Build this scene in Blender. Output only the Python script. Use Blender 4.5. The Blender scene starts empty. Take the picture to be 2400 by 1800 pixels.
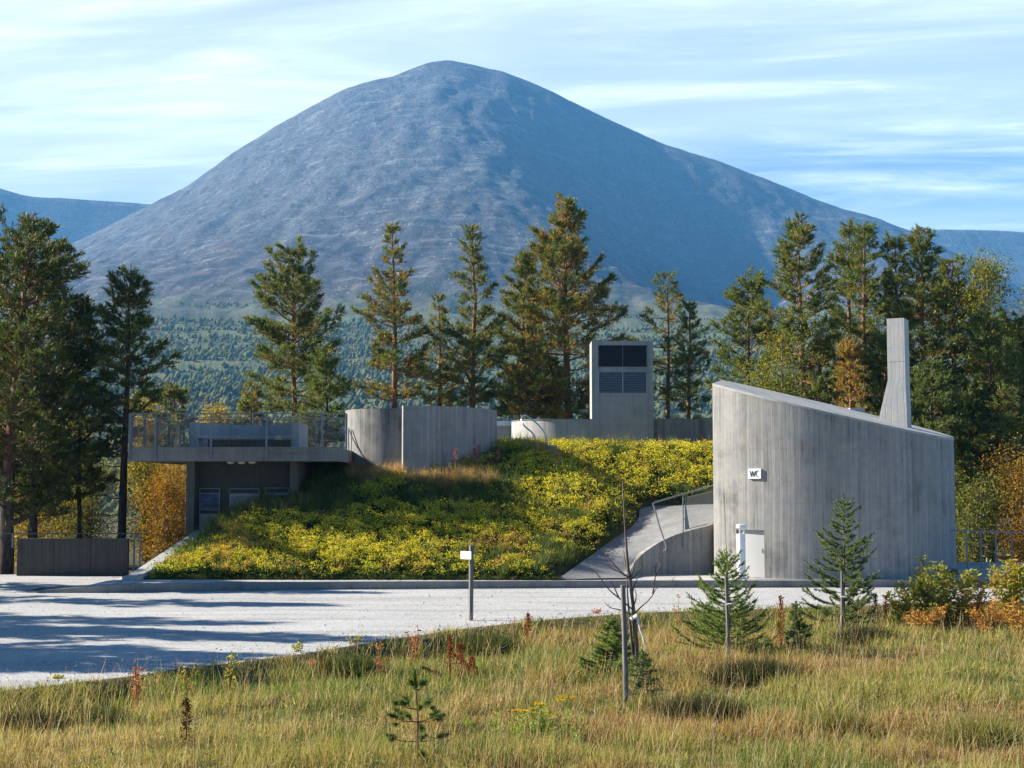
import bpy, math
import numpy as np
from mathutils import Vector

# ------------------------------------------------------------------ camera, sky, sun, exposure
SC = bpy.context.scene
COL = SC.collection
F, YH, H = 3400.0, 1140.0, 2.8          # focal length in photo pixels, horizon row, eye height
TH = math.atan((YH - 900.0) / F)
CT, ST = math.cos(TH), math.sin(TH)

cam = bpy.data.objects.new('camera', bpy.data.cameras.new('camera'))
COL.objects.link(cam)
cam.location = (0, 0, H)
cam.rotation_euler = (math.radians(90) + TH, 0, 0)
cam.data.sensor_width = 36.0
cam.data.lens = 36.0 * F / 2400.0
cam.data.clip_start, cam.data.clip_end = 0.1, 40000.0
SC.camera = cam

SUN_EL, SUN_BACK = 29.0, 11.0            # elevation; degrees behind the picture plane, sun on the left
el, bk = math.radians(SUN_EL), math.radians(SUN_BACK)
SUN = Vector((-math.cos(bk) * math.cos(el), math.sin(bk) * math.cos(el), math.sin(el)))
sun = bpy.data.objects.new('sun', bpy.data.lights.new('sun', 'SUN'))
COL.objects.link(sun)
sun.data.energy = 5.0
sun.data.angle = math.radians(0.53)
sun.data.color = (1.0, 0.93, 0.82)
sun.rotation_euler = SUN.to_track_quat('Z', 'Y').to_euler()

SKY_STRENGTH = 0.05
world = bpy.data.worlds.new('World')
SC.world = world
world.use_nodes = True
wt = world.node_tree
for n in list(wt.nodes): wt.nodes.remove(n)
def wn(t, **k):
    n = wt.nodes.new(t)
    for a, b in k.items(): setattr(n, a, b)
    return n
wl = wt.links.new
w_out = wn('ShaderNodeOutputWorld'); w_bg = wn('ShaderNodeBackground')
w_bg.inputs['Strength'].default_value = SKY_STRENGTH
sky = wn('ShaderNodeTexSky', sky_type='NISHITA', sun_disc=False, sun_elevation=el,
         sun_rotation=math.radians(90 - SUN_BACK), altitude=2200.0, air_density=0.75, dust_density=0.1, ozone_density=1.2)
w_tc = wn('ShaderNodeTexCoord'); w_sep = wn('ShaderNodeSeparateXYZ')
wl(w_tc.outputs['Generated'], w_sep.inputs[0])
def wmath(op, a, b=None, c=None):
    n = wn('ShaderNodeMath', operation=op)
    for i, v in enumerate((a, b, c)):
        if v is None: continue
        if isinstance(v, (int, float)): n.inputs[i].default_value = v
        else: wl(v, n.inputs[i])
    return n.outputs[0]
w_den = wmath('ADD', wmath('MAXIMUM', w_sep.outputs['Z'], 0.0), 0.10)      # cirrus layer seen in perspective
w_cx = wmath('DIVIDE', w_sep.outputs['X'], w_den); w_cy = wmath('DIVIDE', w_sep.outputs['Y'], w_den)
def wcloud(sx, sy, off, scale, detail, rough, dist):
    c = wn('ShaderNodeCombineXYZ')
    wl(wmath('MULTIPLY', w_cx, sx), c.inputs[0])
    wl(wmath('ADD', wmath('MULTIPLY', w_cy, sy), wmath('MULTIPLY', w_cx, 0.36)), c.inputs[1]); c.inputs[2].default_value = off
    n = wn('ShaderNodeTexNoise'); n.inputs['Scale'].default_value = scale; n.inputs['Detail'].default_value = detail
    n.inputs['Roughness'].default_value = rough; n.inputs['Distortion'].default_value = dist
    wl(c.outputs[0], n.inputs['Vector']); return n.outputs['Fac']
def wramp(v, a, b):
    m = wn('ShaderNodeMapRange', interpolation_type='SMOOTHSTEP')
    m.inputs['From Min'].default_value = a; m.inputs['From Max'].default_value = b
    wl(v, m.inputs['Value']); return m.outputs[0]
c_veil = wramp(wcloud(0.40, 0.85, 3.1, 0.9, 4, 0.5, 0.5), 0.28, 0.70)
c_wisp = wramp(wcloud(0.7, 2.6, 8.7, 1.4, 10, 0.62, 0.45), 0.40, 0.80)
c_fine = wramp(wcloud(1.1, 4.2, 1.3, 2.2, 11, 0.70, 0.7), 0.36, 0.74)
w_mask = wmath('MINIMUM', wmath('ADD', wmath('ADD', wmath('MULTIPLY', c_veil, 0.44), 0.10), wmath('MULTIPLY', c_wisp, wmath('ADD', wmath('MULTIPLY', c_fine, 0.42), 0.32))), 0.95)
w_sat = wn('ShaderNodeHueSaturation'); w_sat.inputs['Saturation'].default_value = 1.3; w_sat.inputs['Value'].default_value = 1.15; wl(sky.outputs[0], w_sat.inputs['Color'])
w_mix = wn('ShaderNodeMix', data_type='RGBA')
w_mix.inputs['B'].default_value = (14.0, 14.7, 15.1, 1.0)
# cirrus veils the west, ahead of the camera; overhead and behind it the sky is clear
w_clear = wmath('MULTIPLY', wmath('SUBTRACT', 1.0, wramp(w_sep.outputs['Z'], 0.33, 0.62)), wramp(w_sep.outputs['Y'], -0.2, 0.75))
wl(wmath('MULTIPLY', w_mask, w_clear), w_mix.inputs['Factor']); wl(w_sat.outputs[0], w_mix.inputs['A'])
wl(w_mix.outputs['Result'], w_bg.inputs['Color']); wl(w_bg.outputs[0], w_out.inputs['Surface'])

vs = SC.view_settings
vs.view_transform = 'Standard'; vs.look = 'None'; vs.gamma = 1.0; vs.use_curve_mapping = False
vs.exposure = 1.6
SC.cycles.use_denoising = True; SC.cycles.denoiser = 'OPENIMAGEDENOISE'; SC.cycles.denoising_prefilter = 'ACCURATE'; SC.cycles.denoising_input_passes = 'RGB_ALBEDO_NORMAL'
SC.cycles.max_bounces = 6; SC.cycles.diffuse_bounces = 3; SC.cycles.glossy_bounces = 2
SC.cycles.transmission_bounces = 3; SC.cycles.transparent_max_bounces = 6; SC.cycles.volume_bounces = 0
SC.cycles.caustics_reflective = False; SC.cycles.caustics_refractive = False
SC.cycles.sample_clamp_indirect = 4.0
HAZE_DENSITY = 1.12e-4
HAZE_COLOR = (0.15, 0.48, 0.95, 1.0)

# ------------------------------------------------------------------ helpers
rng = np.random.default_rng(11)
def P(px, py, Y):
    """world point at distance Y along the ray through photo pixel (px, py)"""
    u, v = (px - 1200.0) / F, (900.0 - py) / F
    s = Y / (CT - v * ST)
    return (u * s, Y, H + (ST + v * CT) * s)
def G(px, py, z=0.0):
    u, v = (px - 1200.0) / F, (900.0 - py) / F
    s = (z - H) / (ST + v * CT)
    return (u * s, (CT - v * ST) * s, z)
def X(px, Y): return (px - 1200.0) / F * Y * 1.0
def sm(a, b, x):
    t = np.clip((np.asarray(x, float) - a) / (b - a), 0, 1); return t * t * (3 - 2 * t)

_tab = np.random.default_rng(5).random((512, 512))
def vnoise(x, y, seed=0):
    x = np.asarray(x, float) + seed * 37.17; y = np.asarray(y, float) + seed * 91.71
    xi = np.floor(x).astype(int); yi = np.floor(y).astype(int)
    fx = x - xi; fy = y - yi
    fx = fx * fx * (3 - 2 * fx); fy = fy * fy * (3 - 2 * fy)
    a = _tab[xi & 511, yi & 511]; b = _tab[(xi + 1) & 511, yi & 511]
    c = _tab[xi & 511, (yi + 1) & 511]; d = _tab[(xi + 1) & 511, (yi + 1) & 511]
    return (a * (1 - fx) + b * fx) * (1 - fy) + (c * (1 - fx) + d * fx) * fy
def fbm(x, y, o=5, seed=0, g=0.5):
    s = 0; a = 1; t = 0
    for i in range(o):
        s = s + a * vnoise(np.asarray(x) * 2 ** i, np.asarray(y) * 2 ** i, seed + i); t += a; a *= g
    return s / t

OFF = {}
def link(o, parent=None):
    COL.objects.link(o)
    if parent is not None: o.parent = parent
    return o
def thing(name, label, cat, loc=(0, 0, 0), group=None):
    o = bpy.data.objects.new(name, None); COL.objects.link(o)
    o.location = loc; o.empty_display_size = 0.3
    o['label'] = label; o['category'] = cat
    if group: o['group'] = group
    OFF[o.name] = np.array(loc, float)
    return o
def tag(o, label=None, cat=None, group=None, kind=None):
    if label: o['label'] = label
    if cat: o['category'] = cat
    if group: o['group'] = group
    if kind: o['kind'] = kind
    return o
def finish(name, me, mat, parent, smooth=False, sharp=35):
    if smooth:
        me.polygons.foreach_set('use_smooth', np.ones(len(me.polygons), bool))
        if sharp: me.set_sharp_from_angle(angle=math.radians(sharp))
    if mat is not None: me.materials.append(mat)
    o = bpy.data.objects.new(name, me); link(o, parent)
    OFF[o.name] = OFF[parent.name] if parent is not None else np.zeros(3)
    return o
def raw(name, V, Fa, mat, parent=None, col=None, smooth=False, sharp=None):
    """big mesh from arrays; Fa (m,3) or (m,4); col (n,3)"""
    V = np.asarray(V, float)
    if parent is not None: V = V - OFF[parent.name]
    Fa = np.asarray(Fa, np.int32); k = Fa.shape[1]
    me = bpy.data.meshes.new(name)
    me.vertices.add(len(V)); me.vertices.foreach_set('co', V.astype(np.float32).ravel())
    me.loops.add(Fa.size); me.loops.foreach_set('vertex_index', Fa.ravel())
    me.polygons.add(len(Fa)); me.polygons.foreach_set('loop_start', np.arange(0, Fa.size, k, dtype=np.int32))
    me.update(calc_edges=True)
    if col is not None:
        at = me.color_attributes.new('Col', 'FLOAT_COLOR', 'POINT')
        c = np.ones((len(V), 4), np.float32); c[:, :3] = col
        at.data.foreach_set('color', c.ravel())
    return finish(name, me, mat, parent, smooth, sharp)

class MB:
    def __init__(s): s.v = []; s.f = []; s.uv = []
    def face(s, idx, uv): s.f.append(list(idx)); s.uv.append(uv)
    def prism(s, poly, z0, z1, us=None, caps=True, bottom=True):
        n = len(poly); b = len(s.v)
        fz = lambda z, x, y: z(x, y) if callable(z) else z
        for x, y in poly: s.v.append((x, y, fz(z0, x, y)))
        for x, y in poly: s.v.append((x, y, fz(z1, x, y)))
        if us is None:
            us = [0.0]
            for i in range(n):
                a, c = poly[i], poly[(i + 1) % n]; us.append(us[-1] + math.hypot(c[0] - a[0], c[1] - a[1]))
        for i in range(n):
            j = (i + 1) % n
            u0, u1 = us[i], us[i + 1] if i + 1 < len(us) else us[i] + 0.2
            s.face((b + i, b + j, b + n + j, b + n + i), [(u0, s.v[b + i][2]), (u1, s.v[b + j][2]), (u1, s.v[b + n + j][2]), (u0, s.v[b + n + i][2])])
        if caps:
            s.face([b + n + i for i in range(n)], [(poly[i][0], poly[i][1]) for i in range(n)])
            if bottom: s.face([b + i for i in reversed(range(n))], [(poly[i][0], poly[i][1]) for i in reversed(range(n))])
        return s
    def box(s, x0, x1, y0, y1, z0, z1):
        return s.prism([(x0, y0), (x1, y0), (x1, y1), (x0, y1)], z0, z1)
    def bar(s, p, q, w, h=None, up=(0, 0, 1)):
        p, q = Vector(p), Vector(q); d = (q - p); L = d.length; d.normalize(); h = h or w
        sd = d.cross(Vector(up))
        if sd.length < 1e-4: sd = d.cross(Vector((0, 1, 0)))
        sd.normalize(); u = sd.cross(d).normalized(); b = len(s.v)
        for e in (p, q):
            for a, c in ((-1, -1), (1, -1), (1, 1), (-1, 1)): s.v.append(tuple(e + sd * (a * w / 2) + u * (c * h / 2)))
        for i in range(4):
            j = (i + 1) % 4
            s.face((b + i, b + j, b + 4 + j, b + 4 + i), [(i * w, 0), (i * w + w, 0), (i * w + w, L), (i * w, L)])
        s.face((b + 3, b + 2, b + 1, b), [(0, 0), (w, 0), (w, h), (0, h)]); s.face((b + 4, b + 5, b + 6, b + 7), [(0, 0), (w, 0), (w, h), (0, h)])
        return s
    def tube(s, pts, r, n=8, closed=True):
        pts = [Vector(p) for p in pts]; m = len(pts)
        rs = r if hasattr(r, '__len__') else [r] * m
        prev = None; b = len(s.v); L = 0
        ls = []
        for i, p in enumerate(pts):
            t = (pts[min(i + 1, m - 1)] - pts[max(i - 1, 0)]).normalized()
            if prev is None:
                a = t.cross(Vector((0.31, 0.95, 0.1)))
                if a.length < 0.05: a = t.cross(Vector((1, 0, 0)))
            else: a = prev - t * prev.dot(t)
            a.normalize(); prev = a; c = t.cross(a)
            if i: L += (p - pts[i - 1]).length
            ls.append(L)
            for k in range(n):
                an = 2 * math.pi * k / n
                s.v.append(tuple(p + (a * math.cos(an) + c * math.sin(an)) * rs[i]))
        for i in range(m - 1):
            for k in range(n):
                j = (k + 1) % n
                s.face((b + i * n + k, b + i * n + j, b + (i + 1) * n + j, b + (i + 1) * n + k), [(k / n, ls[i]), ((k + 1) / n, ls[i]), ((k + 1) / n, ls[i + 1]), (k / n, ls[i + 1])])
        if closed:
            s.face([b + k for k in reversed(range(n))], [(0, 0)] * n); s.face([b + (m - 1) * n + k for k in range(n)], [(0, 0)] * n)
        return s
    def build(s, name, mat, parent=None, smooth=False, sharp=35):
        V = np.array(s.v, float)
        if parent is not None: V = V - OFF[parent.name]
        me = bpy.data.meshes.new(name); me.from_pydata(V.tolist(), [], s.f)
        uv = me.uv_layers.new(name='UVMap')
        uv.data.foreach_set('uv', np.array([c for f in s.uv for c in f], np.float32).ravel())
        me.update()
        return finish(name, me, mat, parent, smooth, sharp)
def dup(o, parent, shift):
    c = o.copy(); COL.objects.link(c); c.parent = parent; c.location = Vector(o.location) + Vector(shift)
    return c
def arc(cx, cy, R, a0, a1, n):
    """points on a circle; angle 0 faces the camera (-y), positive to the right; degrees"""
    return [(cx + R * math.sin(math.radians(a0 + (a1 - a0) * i / n)), cy - R * math.cos(math.radians(a0 + (a1 - a0) * i / n))) for i in range(n + 1)]
def arcwall(mb, cx, cy, R, th, a0, a1, z0, z1, n=40):
    o = arc(cx, cy, R, a0, a1, n); i = arc(cx, cy, R - th, a1, a0, n)
    us = [R * math.radians(a0 + (a1 - a0) * k / n) for k in range(n + 1)]
    us += [us[-1] + th] + [us[-1] + th + 0.01 + R * math.radians(abs(a1 - a0)) * k / n for k in range(1, n + 1)]
    us += [us[-1] + th]
    mb.prism(o + i, z0, z1, us); return mb

# ------------------------------------------------------------------ materials
class NT:
    def __init__(s, name):
        s.m = bpy.data.materials.new(name); s.m.use_nodes = True; s.t = s.m.node_tree
        s.b = s.t.nodes['Principled BSDF']; s.out = s.t.nodes['Material Output']
    def n(s, t, **k):
        x = s.t.nodes.new(t)
        for a, b in k.items(): setattr(x, a, b)
        return x
    def set(s, sock, v):
        if isinstance(v, bpy.types.NodeSocket): s.t.links.new(v, sock)
        else: sock.default_value = v
    def math(s, op, a, b=0.0, clamp=False):
        x = s.n('ShaderNodeMath', operation=op); x.use_clamp = clamp; s.set(x.inputs[0], a); s.set(x.inputs[1], b); return x.outputs[0]
    def mix(s, f, a, b, blend='MIX'):
        x = s.n('ShaderNodeMix', data_type='RGBA', blend_type=blend); s.set(x.inputs['Factor'], f)
        for k, v in (('A', a), ('B', b)):
            s.set(x.inputs[k], (*v, 1.0) if isinstance(v, tuple) and len(v) == 3 else v)
        return x.outputs['Result']
    def noise(s, vec, scale, detail=4, rough=0.55, dist=0.0):
        x = s.n('ShaderNodeTexNoise'); x.inputs['Scale'].default_value = scale; x.inputs['Detail'].default_value = detail
        x.inputs['Roughness'].default_value = rough; x.inputs['Distortion'].default_value = dist; s.set(x.inputs['Vector'], vec); return x.outputs['Fac']
    def vor(s, vec, scale, out='Distance', feature='F1'):
        x = s.n('ShaderNodeTexVoronoi', feature=feature); x.inputs['Scale'].default_value = scale; s.set(x.inputs['Vector'], vec); return x.outputs[out]
    def ramp(s, v, a, b, smooth=True):
        x = s.n('ShaderNodeMapRange', interpolation_type='SMOOTHSTEP' if smooth else 'LINEAR')
        x.inputs['From Min'].default_value = a; x.inputs['From Max'].default_value = b; s.set(x.inputs['Value'], v); return x.outputs[0]
    def scale(s, vec, sc):
        x = s.n('ShaderNodeVectorMath', operation='MULTIPLY'); s.set(x.inputs[0], vec); x.inputs[1].default_value = sc; return x.outputs[0]
    def pos(s): return s.n('ShaderNodeNewGeometry').outputs['Position']
    def uv(s):
        x = s.n('ShaderNodeUVMap'); x.uv_map = 'UVMap'; return x.outputs[0]
    def bump(s, h, strength, dist):
        x = s.n('ShaderNodeBump'); x.inputs['Strength'].default_value = strength; x.inputs['Distance'].default_value = dist
        s.set(x.inputs['Height'], h); s.t.links.new(x.outputs[0], s.b.inputs['Normal'])
    def fin(s, color, rough=0.8, metal=0.0, spec=0.3):
        s.set(s.b.inputs['Base Color'], (*color, 1.0) if isinstance(color, tuple) and len(color) == 3 else color)
        s.set(s.b.inputs['Roughness'], rough); s.b.inputs['Metallic'].default_value = metal
        s.b.inputs['Specular IOR Level'].default_value = spec
        return s.m
def concrete(name, base=(0.30, 0.305, 0.30), board=0.11, tone=0.10, streak=0.35, dark=0.45, warm=0.0):
    k = NT(name); uv = k.uv(); sp = k.n('ShaderNodeSeparateXYZ'); k.set(sp.inputs[0], uv); u, v = sp.outputs[0], sp.outputs[1]
    pos = k.pos()
    wob = k.math('MULTIPLY', k.math('SUBTRACT', k.noise(k.scale(uv, (0.6, 0.5, 1)), 1.0, 2), 0.5), 0.10)
    ub = k.math('DIVIDE', k.math('ADD', u, wob), board); idx = k.math('FLOOR', ub); fr = k.math('FRACT', ub)
    wnz = k.n('ShaderNodeTexWhiteNoise', noise_dimensions='1D'); k.set(wnz.inputs['W'], idx); bt = wnz.outputs['Value']
    edge = k.math('SUBTRACT', 1.0, k.ramp(k.math('ABSOLUTE', k.math('SUBTRACT', fr, 0.5)), 0.40, 0.5))
    st = k.noise(k.scale(uv, (11.0, 0.32, 1)), 1.0, 7, 0.7)            # run-off streaks
    st2 = k.noise(k.scale(uv, (30.0, 0.9, 1)), 1.0, 5, 0.65)
    cl = k.noise(pos, 0.55, 5, 0.6); fine = k.noise(pos, 22.0, 4, 0.7); mid = k.noise(pos, 3.2, 5, 0.65)
    val = k.math('ADD', 1.0, k.math('MULTIPLY', k.math('SUBTRACT', bt, 0.5), tone * 2))
    val = k.math('SUBTRACT', val, k.math('MULTIPLY', k.ramp(st, 0.46, 0.72), streak))
    val = k.math('SUBTRACT', val, k.math('MULTIPLY', k.ramp(st2, 0.5, 0.75), streak * 0.6))
    val = k.math('ADD', val, k.math('MULTIPLY', k.ramp(st2, 0.46, 0.28), streak * 0.35))
    val = k.math('SUBTRACT', val, k.math('MULTIPLY', k.ramp(cl, 0.5, 0.75), dark * 0.6))
    val = k.math('ADD', val, k.math('MULTIPLY', k.math('SUBTRACT', mid, 0.5), 0.5))
    val = k.math('ADD', val, k.math('MULTIPLY', k.math('SUBTRACT', fine, 0.5), 0.22))
    pit = k.ramp(k.vor(k.scale(uv, (1, 1, 1)), 5.0), 0.035, 0.07)      # blow holes
    val = k.math('MULTIPLY', val, k.math('ADD', k.math('MULTIPLY', pit, 0.35), 0.65))
    val = k.math('MULTIPLY', val, k.math('ADD', k.math('MULTIPLY', edge, 0.16), 0.84))
    drip = k.math('MULTIPLY', k.ramp(k.noise(k.scale(uv, (2.2, 0.10, 1)), 1.0, 4, 0.6), 0.48, 0.68), k.ramp(k.noise(k.scale(uv, (0.5, 0.7, 1)), 1.0, 4, 0.6), 0.42, 0.62))
    val = k.math('SUBTRACT', val, k.math('MULTIPLY', drip, streak * 0.7))
    lift = k.math('ABSOLUTE', k.math('SUBTRACT', k.math('FRACT', k.math('DIVIDE', k.math('ADD', v, k.math('MULTIPLY', wob, 0.05)), 1.55)), 0.5))       # pour joints
    val = k.math('SUBTRACT', val, k.math('MULTIPLY', k.math('SUBTRACT', 1.0, k.ramp(lift, 0.0, 0.008)), 0.14))
    val = k.math('MAXIMUM', val, 0.25)
    hue = k.mix(k.ramp(mid, 0.35, 0.7), base, (base[0] * 1.06, base[1] * 1.0, base[2] * 0.90))
    gr = k.n('ShaderNodeCombineXYZ')
    for i in range(3): k.set(gr.inputs[i], val)
    c = k.mix(1.0, hue, gr.outputs[0], 'MULTIPLY')
    k.bump(k.math('ADD', k.math('ADD', k.math('MULTIPLY', bt, 0.5), k.math('MULTIPLY', edge, 0.5)), k.math('MULTIPLY', fine, 0.35)), 0.35, 0.012)
    return k.fin(c, 0.85, 0.0, 0.25)
def plain(name, c, rough=0.6, metal=0.0, var=0.15, scale=6.0, spec=0.4):
    k = NT(name); n = k.noise(k.pos(), scale, 5, 0.6)
    d = tuple(x * (1 - var) for x in c); l = tuple(min(1, x * (1 + var)) for x in c)
    return k.fin(k.mix(n, d, l), rough, metal, spec)
def leafmat(name, trans=0.35, rough=0.6, gloss=0.0, tint=(1.15, 1.1, 0.55)):
    k = NT(name); at = k.n('ShaderNodeAttribute', attribute_name='Col').outputs['Color']
    k.fin(at, rough, 0.0, gloss)
    tr = k.n('ShaderNodeBsdfTranslucent'); k.set(tr.inputs['Color'], k.mix(1.0, at, tint, 'MULTIPLY'))
    mx = k.n('ShaderNodeMixShader'); mx.inputs[0].default_value = trans
    k.t.links.new(k.b.outputs[0], mx.inputs[1]); k.t.links.new(tr.outputs[0], mx.inputs[2]); k.t.links.new(mx.outputs[0], k.out.inputs['Surface'])
    return k.m
def bark(name, low, up, z0, z1):
    k = NT(name); pos = k.pos(); n = k.noise(k.scale(pos, (6, 6, 1.5)), 2.0, 6, 0.7)
    sp = k.n('ShaderNodeSeparateXYZ'); k.set(sp.inputs[0], pos)
    c = k.mix(k.ramp(sp.outputs[2], z0, z1), low, up)
    c = k.mix(k.ramp(n, 0.35, 0.68), k.mix(1.0, c, (0.35, 0.33, 0.32), 'MULTIPLY'), c)
    k.bump(n, 0.6, 0.03)
    return k.fin(c, 0.9, 0, 0.15)
M = {}
M['conc'] = concrete('board_marked_concrete', streak=0.36, base=(0.305, 0.305, 0.297), tone=0.10, dark=0.7)
M['conc_lt'] = concrete('pale_concrete', (0.46, 0.455, 0.44), tone=0.05, streak=0.18, dark=0.3)
M['conc_kb'] = concrete('kerb_concrete', (0.24, 0.24, 0.235), board=3.0, tone=0.05, streak=0.25, dark=0.4)
M['conc_vd'] = concrete('very_dark_concrete', (0.075, 0.072, 0.068), tone=0.06, streak=0.3, dark=0.5)  # darkest base tone, for the shelter wall and the parapet
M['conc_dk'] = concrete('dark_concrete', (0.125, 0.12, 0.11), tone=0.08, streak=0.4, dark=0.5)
M['conc_sm'] = concrete('smooth_concrete', (0.38, 0.385, 0.38), board=2.4, tone=0.03, streak=0.2, dark=0.3)
M['chim'] = concrete('chimney_concrete', (0.44, 0.445, 0.44), board=0.14, tone=0.012, streak=0.04, dark=0.1)
M['galv'] = plain('galvanised_steel', (0.20, 0.215, 0.235), 0.5, 0.5, 0.2, 9)
M['steel'] = plain('brushed_steel', (0.75, 0.75, 0.74), 0.28, 0.85, 0.08, 12)
M['dkmetal'] = plain('dark_anodised_metal', (0.085, 0.095, 0.12), 0.4, 0.3, 0.25, 8)
M['blmetal'] = plain('blue_grey_metal', (0.30, 0.35, 0.42), 0.4, 0.3, 0.2, 8)
M['black'] = plain('black_void', (0.008, 0.008, 0.009), 0.9)
M['white'] = plain('white_paint', (0.80, 0.80, 0.78), 0.45, 0, 0.05, 5)
M['whmetal'] = plain('white_powder_coat', (0.74, 0.77, 0.80), 0.3, 0.15, 0.10, 7)
M['door'] = plain('grey_door_paint', (0.43, 0.435, 0.43), 0.5, 0, 0.06, 3)
M['ink'] = plain('black_lettering', (0.02, 0.02, 0.02), 0.5)
M['red'] = plain('red_mark', (0.45, 0.10, 0.09), 0.5)
M['stake'] = None
M['leaf'] = leafmat('leaf', 0.45)
M['needle'] = leafmat('needle', 0.38, 0.5, 0.3)
M['grass'] = leafmat('grass_blade', 0.42, 0.6, 0.1, (1.1, 1.0, 0.7))
M['glossleaf'] = leafmat('glossy_leaf', 0.3, 0.6, 0.2)
M['flower'] = leafmat('flower', 0.35, 0.7, 0.0, (1.05, 1.0, 0.6))
M['pinebark'] = bark('pine_bark', (0.13, 0.105, 0.09), (0.36, 0.19, 0.10), 2.0, 6.0)
M['darkbark'] = bark('dark_bark', (0.07, 0.06, 0.055), (0.16, 0.09, 0.06), 3.0, 7.0)
M['birchbark'] = bark('birch_bark', (0.45, 0.42, 0.38), (0.35, 0.28, 0.24), 1.0, 6.0)
M['twig'] = plain('twig', (0.12, 0.09, 0.075), 0.85, 0, 0.4, 30)
def woodmat():
    k = NT('weathered_wood'); p = k.pos(); n = k.noise(k.scale(p, (40, 40, 2.0)), 1.0, 5, 0.7)
    k.bump(n, 0.4, 0.01)
    return k.fin(k.mix(k.ramp(n, 0.3, 0.7), (0.09, 0.085, 0.08), (0.25, 0.235, 0.22)), 0.85, 0, 0.2)
M['stake'] = woodmat()
# ------------------------------------------------------------------ far terrain
def grid(nu, nv):
    i = np.arange(nu - 1)[None, :] + np.arange(nv - 1)[:, None] * nu
    return np.stack([i, i + 1, i + 1 + nu, i + nu], -1).reshape(-1, 4)

CREST = np.array([(-1500, 900), (-900, 830), (-400, 730), (0, 632), (152, 580), (271, 521), (358, 477), (434, 439), (542, 363), (651, 293), (760, 233), (808, 206),
                  (870, 191), (922, 179), (965, 160), (1010, 146), (1050, 141), (1090, 148), (1183, 168), (1245, 192), (1302, 217), (1410, 271), (1551, 336),
                  (1692, 380), (1844, 439), (1953, 483), (2059, 511), (2138, 542), (2265, 605), (2400, 678), (2700, 790), (3300, 930), (4500, 1010)], float)
def mountain():
    pxs = np.arange(-500, 2901, 8.0)
    Ys = np.concatenate([np.linspace(640, 1900, 90), np.linspace(1900, 4000, 150)[1:], np.linspace(4000, 5000, 8)[1:]])
    py = np.interp(pxs, CREST[:, 0], CREST[:, 1])
    kern = np.exp(-np.linspace(-2, 2, 5) ** 2 / 2); kern /= kern.sum()
    pyp = np.pad(py, 2, mode='edge'); py = np.convolve(pyp, kern, 'valid')
    ang = np.tan(np.arctan((900 - py) / F) + TH)
    Zc = H + ang * 4000
    e1 = np.minimum(0.122, 0.78 * ang)
    PX, YY = np.meshgrid(pxs, Ys)
    XX = (PX - 1200) / F * YY
    PY = np.repeat(py[None], len(Ys), 0)
    t = np.clip((YY - 1900) / 2100, 0, 1)
    z1 = e1[None, :] * 1900
    ta = np.clip((YY - 640) / 1260, 0, 1)
    kb = np.exp(-(np.arange(-60, 61) / 20.0) ** 2 / 2); kb /= kb.sum()
    Zs = np.convolve(np.pad(Zc, 60, mode='edge'), kb, 'valid')
    Ze = Zc[None, :] + (Zs - Zc)[None, :] * (1 - sm(0.72, 1.0, t))
    Z = np.where(YY <= 1900, -12 + (z1 + 12) * ta ** 1.12, z1 + (Ze - z1) * (0.8 * t + 0.2 * t * t))
    # shaded corrie on the right of a spur running down from the summit
    SP = np.array([(0.0, 1640), (0.12, 1590), (0.3, 1470), (0.5, 1350), (0.7, 1260), (0.88, 1200), (1.0, 1180)])
    sx = np.interp(t, SP[:, 0], SP[:, 1]) + 60 * (fbm(YY / 150.0, PX / 150.0, 4, 3) - 0.5) * 2
    d = PX - sx
    fade = sm(0.0, 0.16, t) * (1 - sm(0.62, 0.97, t)) * (1 - sm(1500, 2350, PX))
    bowl = sm(-230, 420, d) * (1 - 0.55 * sm(330, 950, d))
    Z = Z - 235 * bowl * fade * (0.45 + 0.55 * sm(0.0, 0.5, t))
    # gullies, benches, a ravine near the tree line on the left
    amp = sm(1500, 2100, YY) * (1 - 0.8 * sm(0.9, 1.0, t)) * (YY <= 4000)
    g1 = fbm(XX / 150.0 + 1.0 * fbm(XX / 300, YY / 300, 3, 9), YY / 420.0, 5, 1) - 0.5
    g2 = fbm(XX / 45.0, YY / 110.0, 5, 2) - 0.5
    Z = Z + amp * (g1 * 30 + g2 * 22)
    rv = np.exp(-((PX - 560 - 60 * np.sin(YY / 60.0)) / 190.0) ** 2) * np.exp(-((YY - 1800) / 90.0) ** 2)
    Z = Z - 20 * rv + 15 * np.exp(-((PX - 480) / 240.0) ** 2) * np.exp(-((YY - 1690) / 60.0) ** 2)
    low = sm(700, 1000, YY) * (1 - sm(1750, 2000, YY))
    Z = Z + low * ((fbm(XX / 300.0, YY / 70.0, 4, 6) - 0.5) * 26)
    back = YY > 4000
    Z = np.where(back, Zc[None, :] - (YY - 4000) * 0.55, Z)
    Z = Z + (YY > 2000) * (YY <= 4000) * (fbm(XX / 16.0, YY / 16.0, 3, 8) - 0.5) * 5.5 * (1 - 0.55 * sm(0.9, 1, t))
    v = np.tan(np.arctan((Z - H) / YY) - TH); XX = (PX - 1200) / F * YY / (CT - v * ST)
    return pxs, Ys, XX, YY, Z
m_px, m_Y, MX, MY, MZ = mountain()
def mtn_z(px, Y):
    i = np.clip(np.searchsorted(m_px, px) - 1, 0, len(m_px) - 2); j = np.clip(np.searchsorted(m_Y, Y) - 1, 0, len(m_Y) - 2)
    u = (px - m_px[i]) / (m_px[i + 1] - m_px[i]); v = (Y - m_Y[j]) / (m_Y[j + 1] - m_Y[j])
    return (MZ[j, i] * (1 - u) + MZ[j, i + 1] * u) * (1 - v) + (MZ[j + 1, i] * (1 - u) + MZ[j + 1, i + 1] * u) * v
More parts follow.
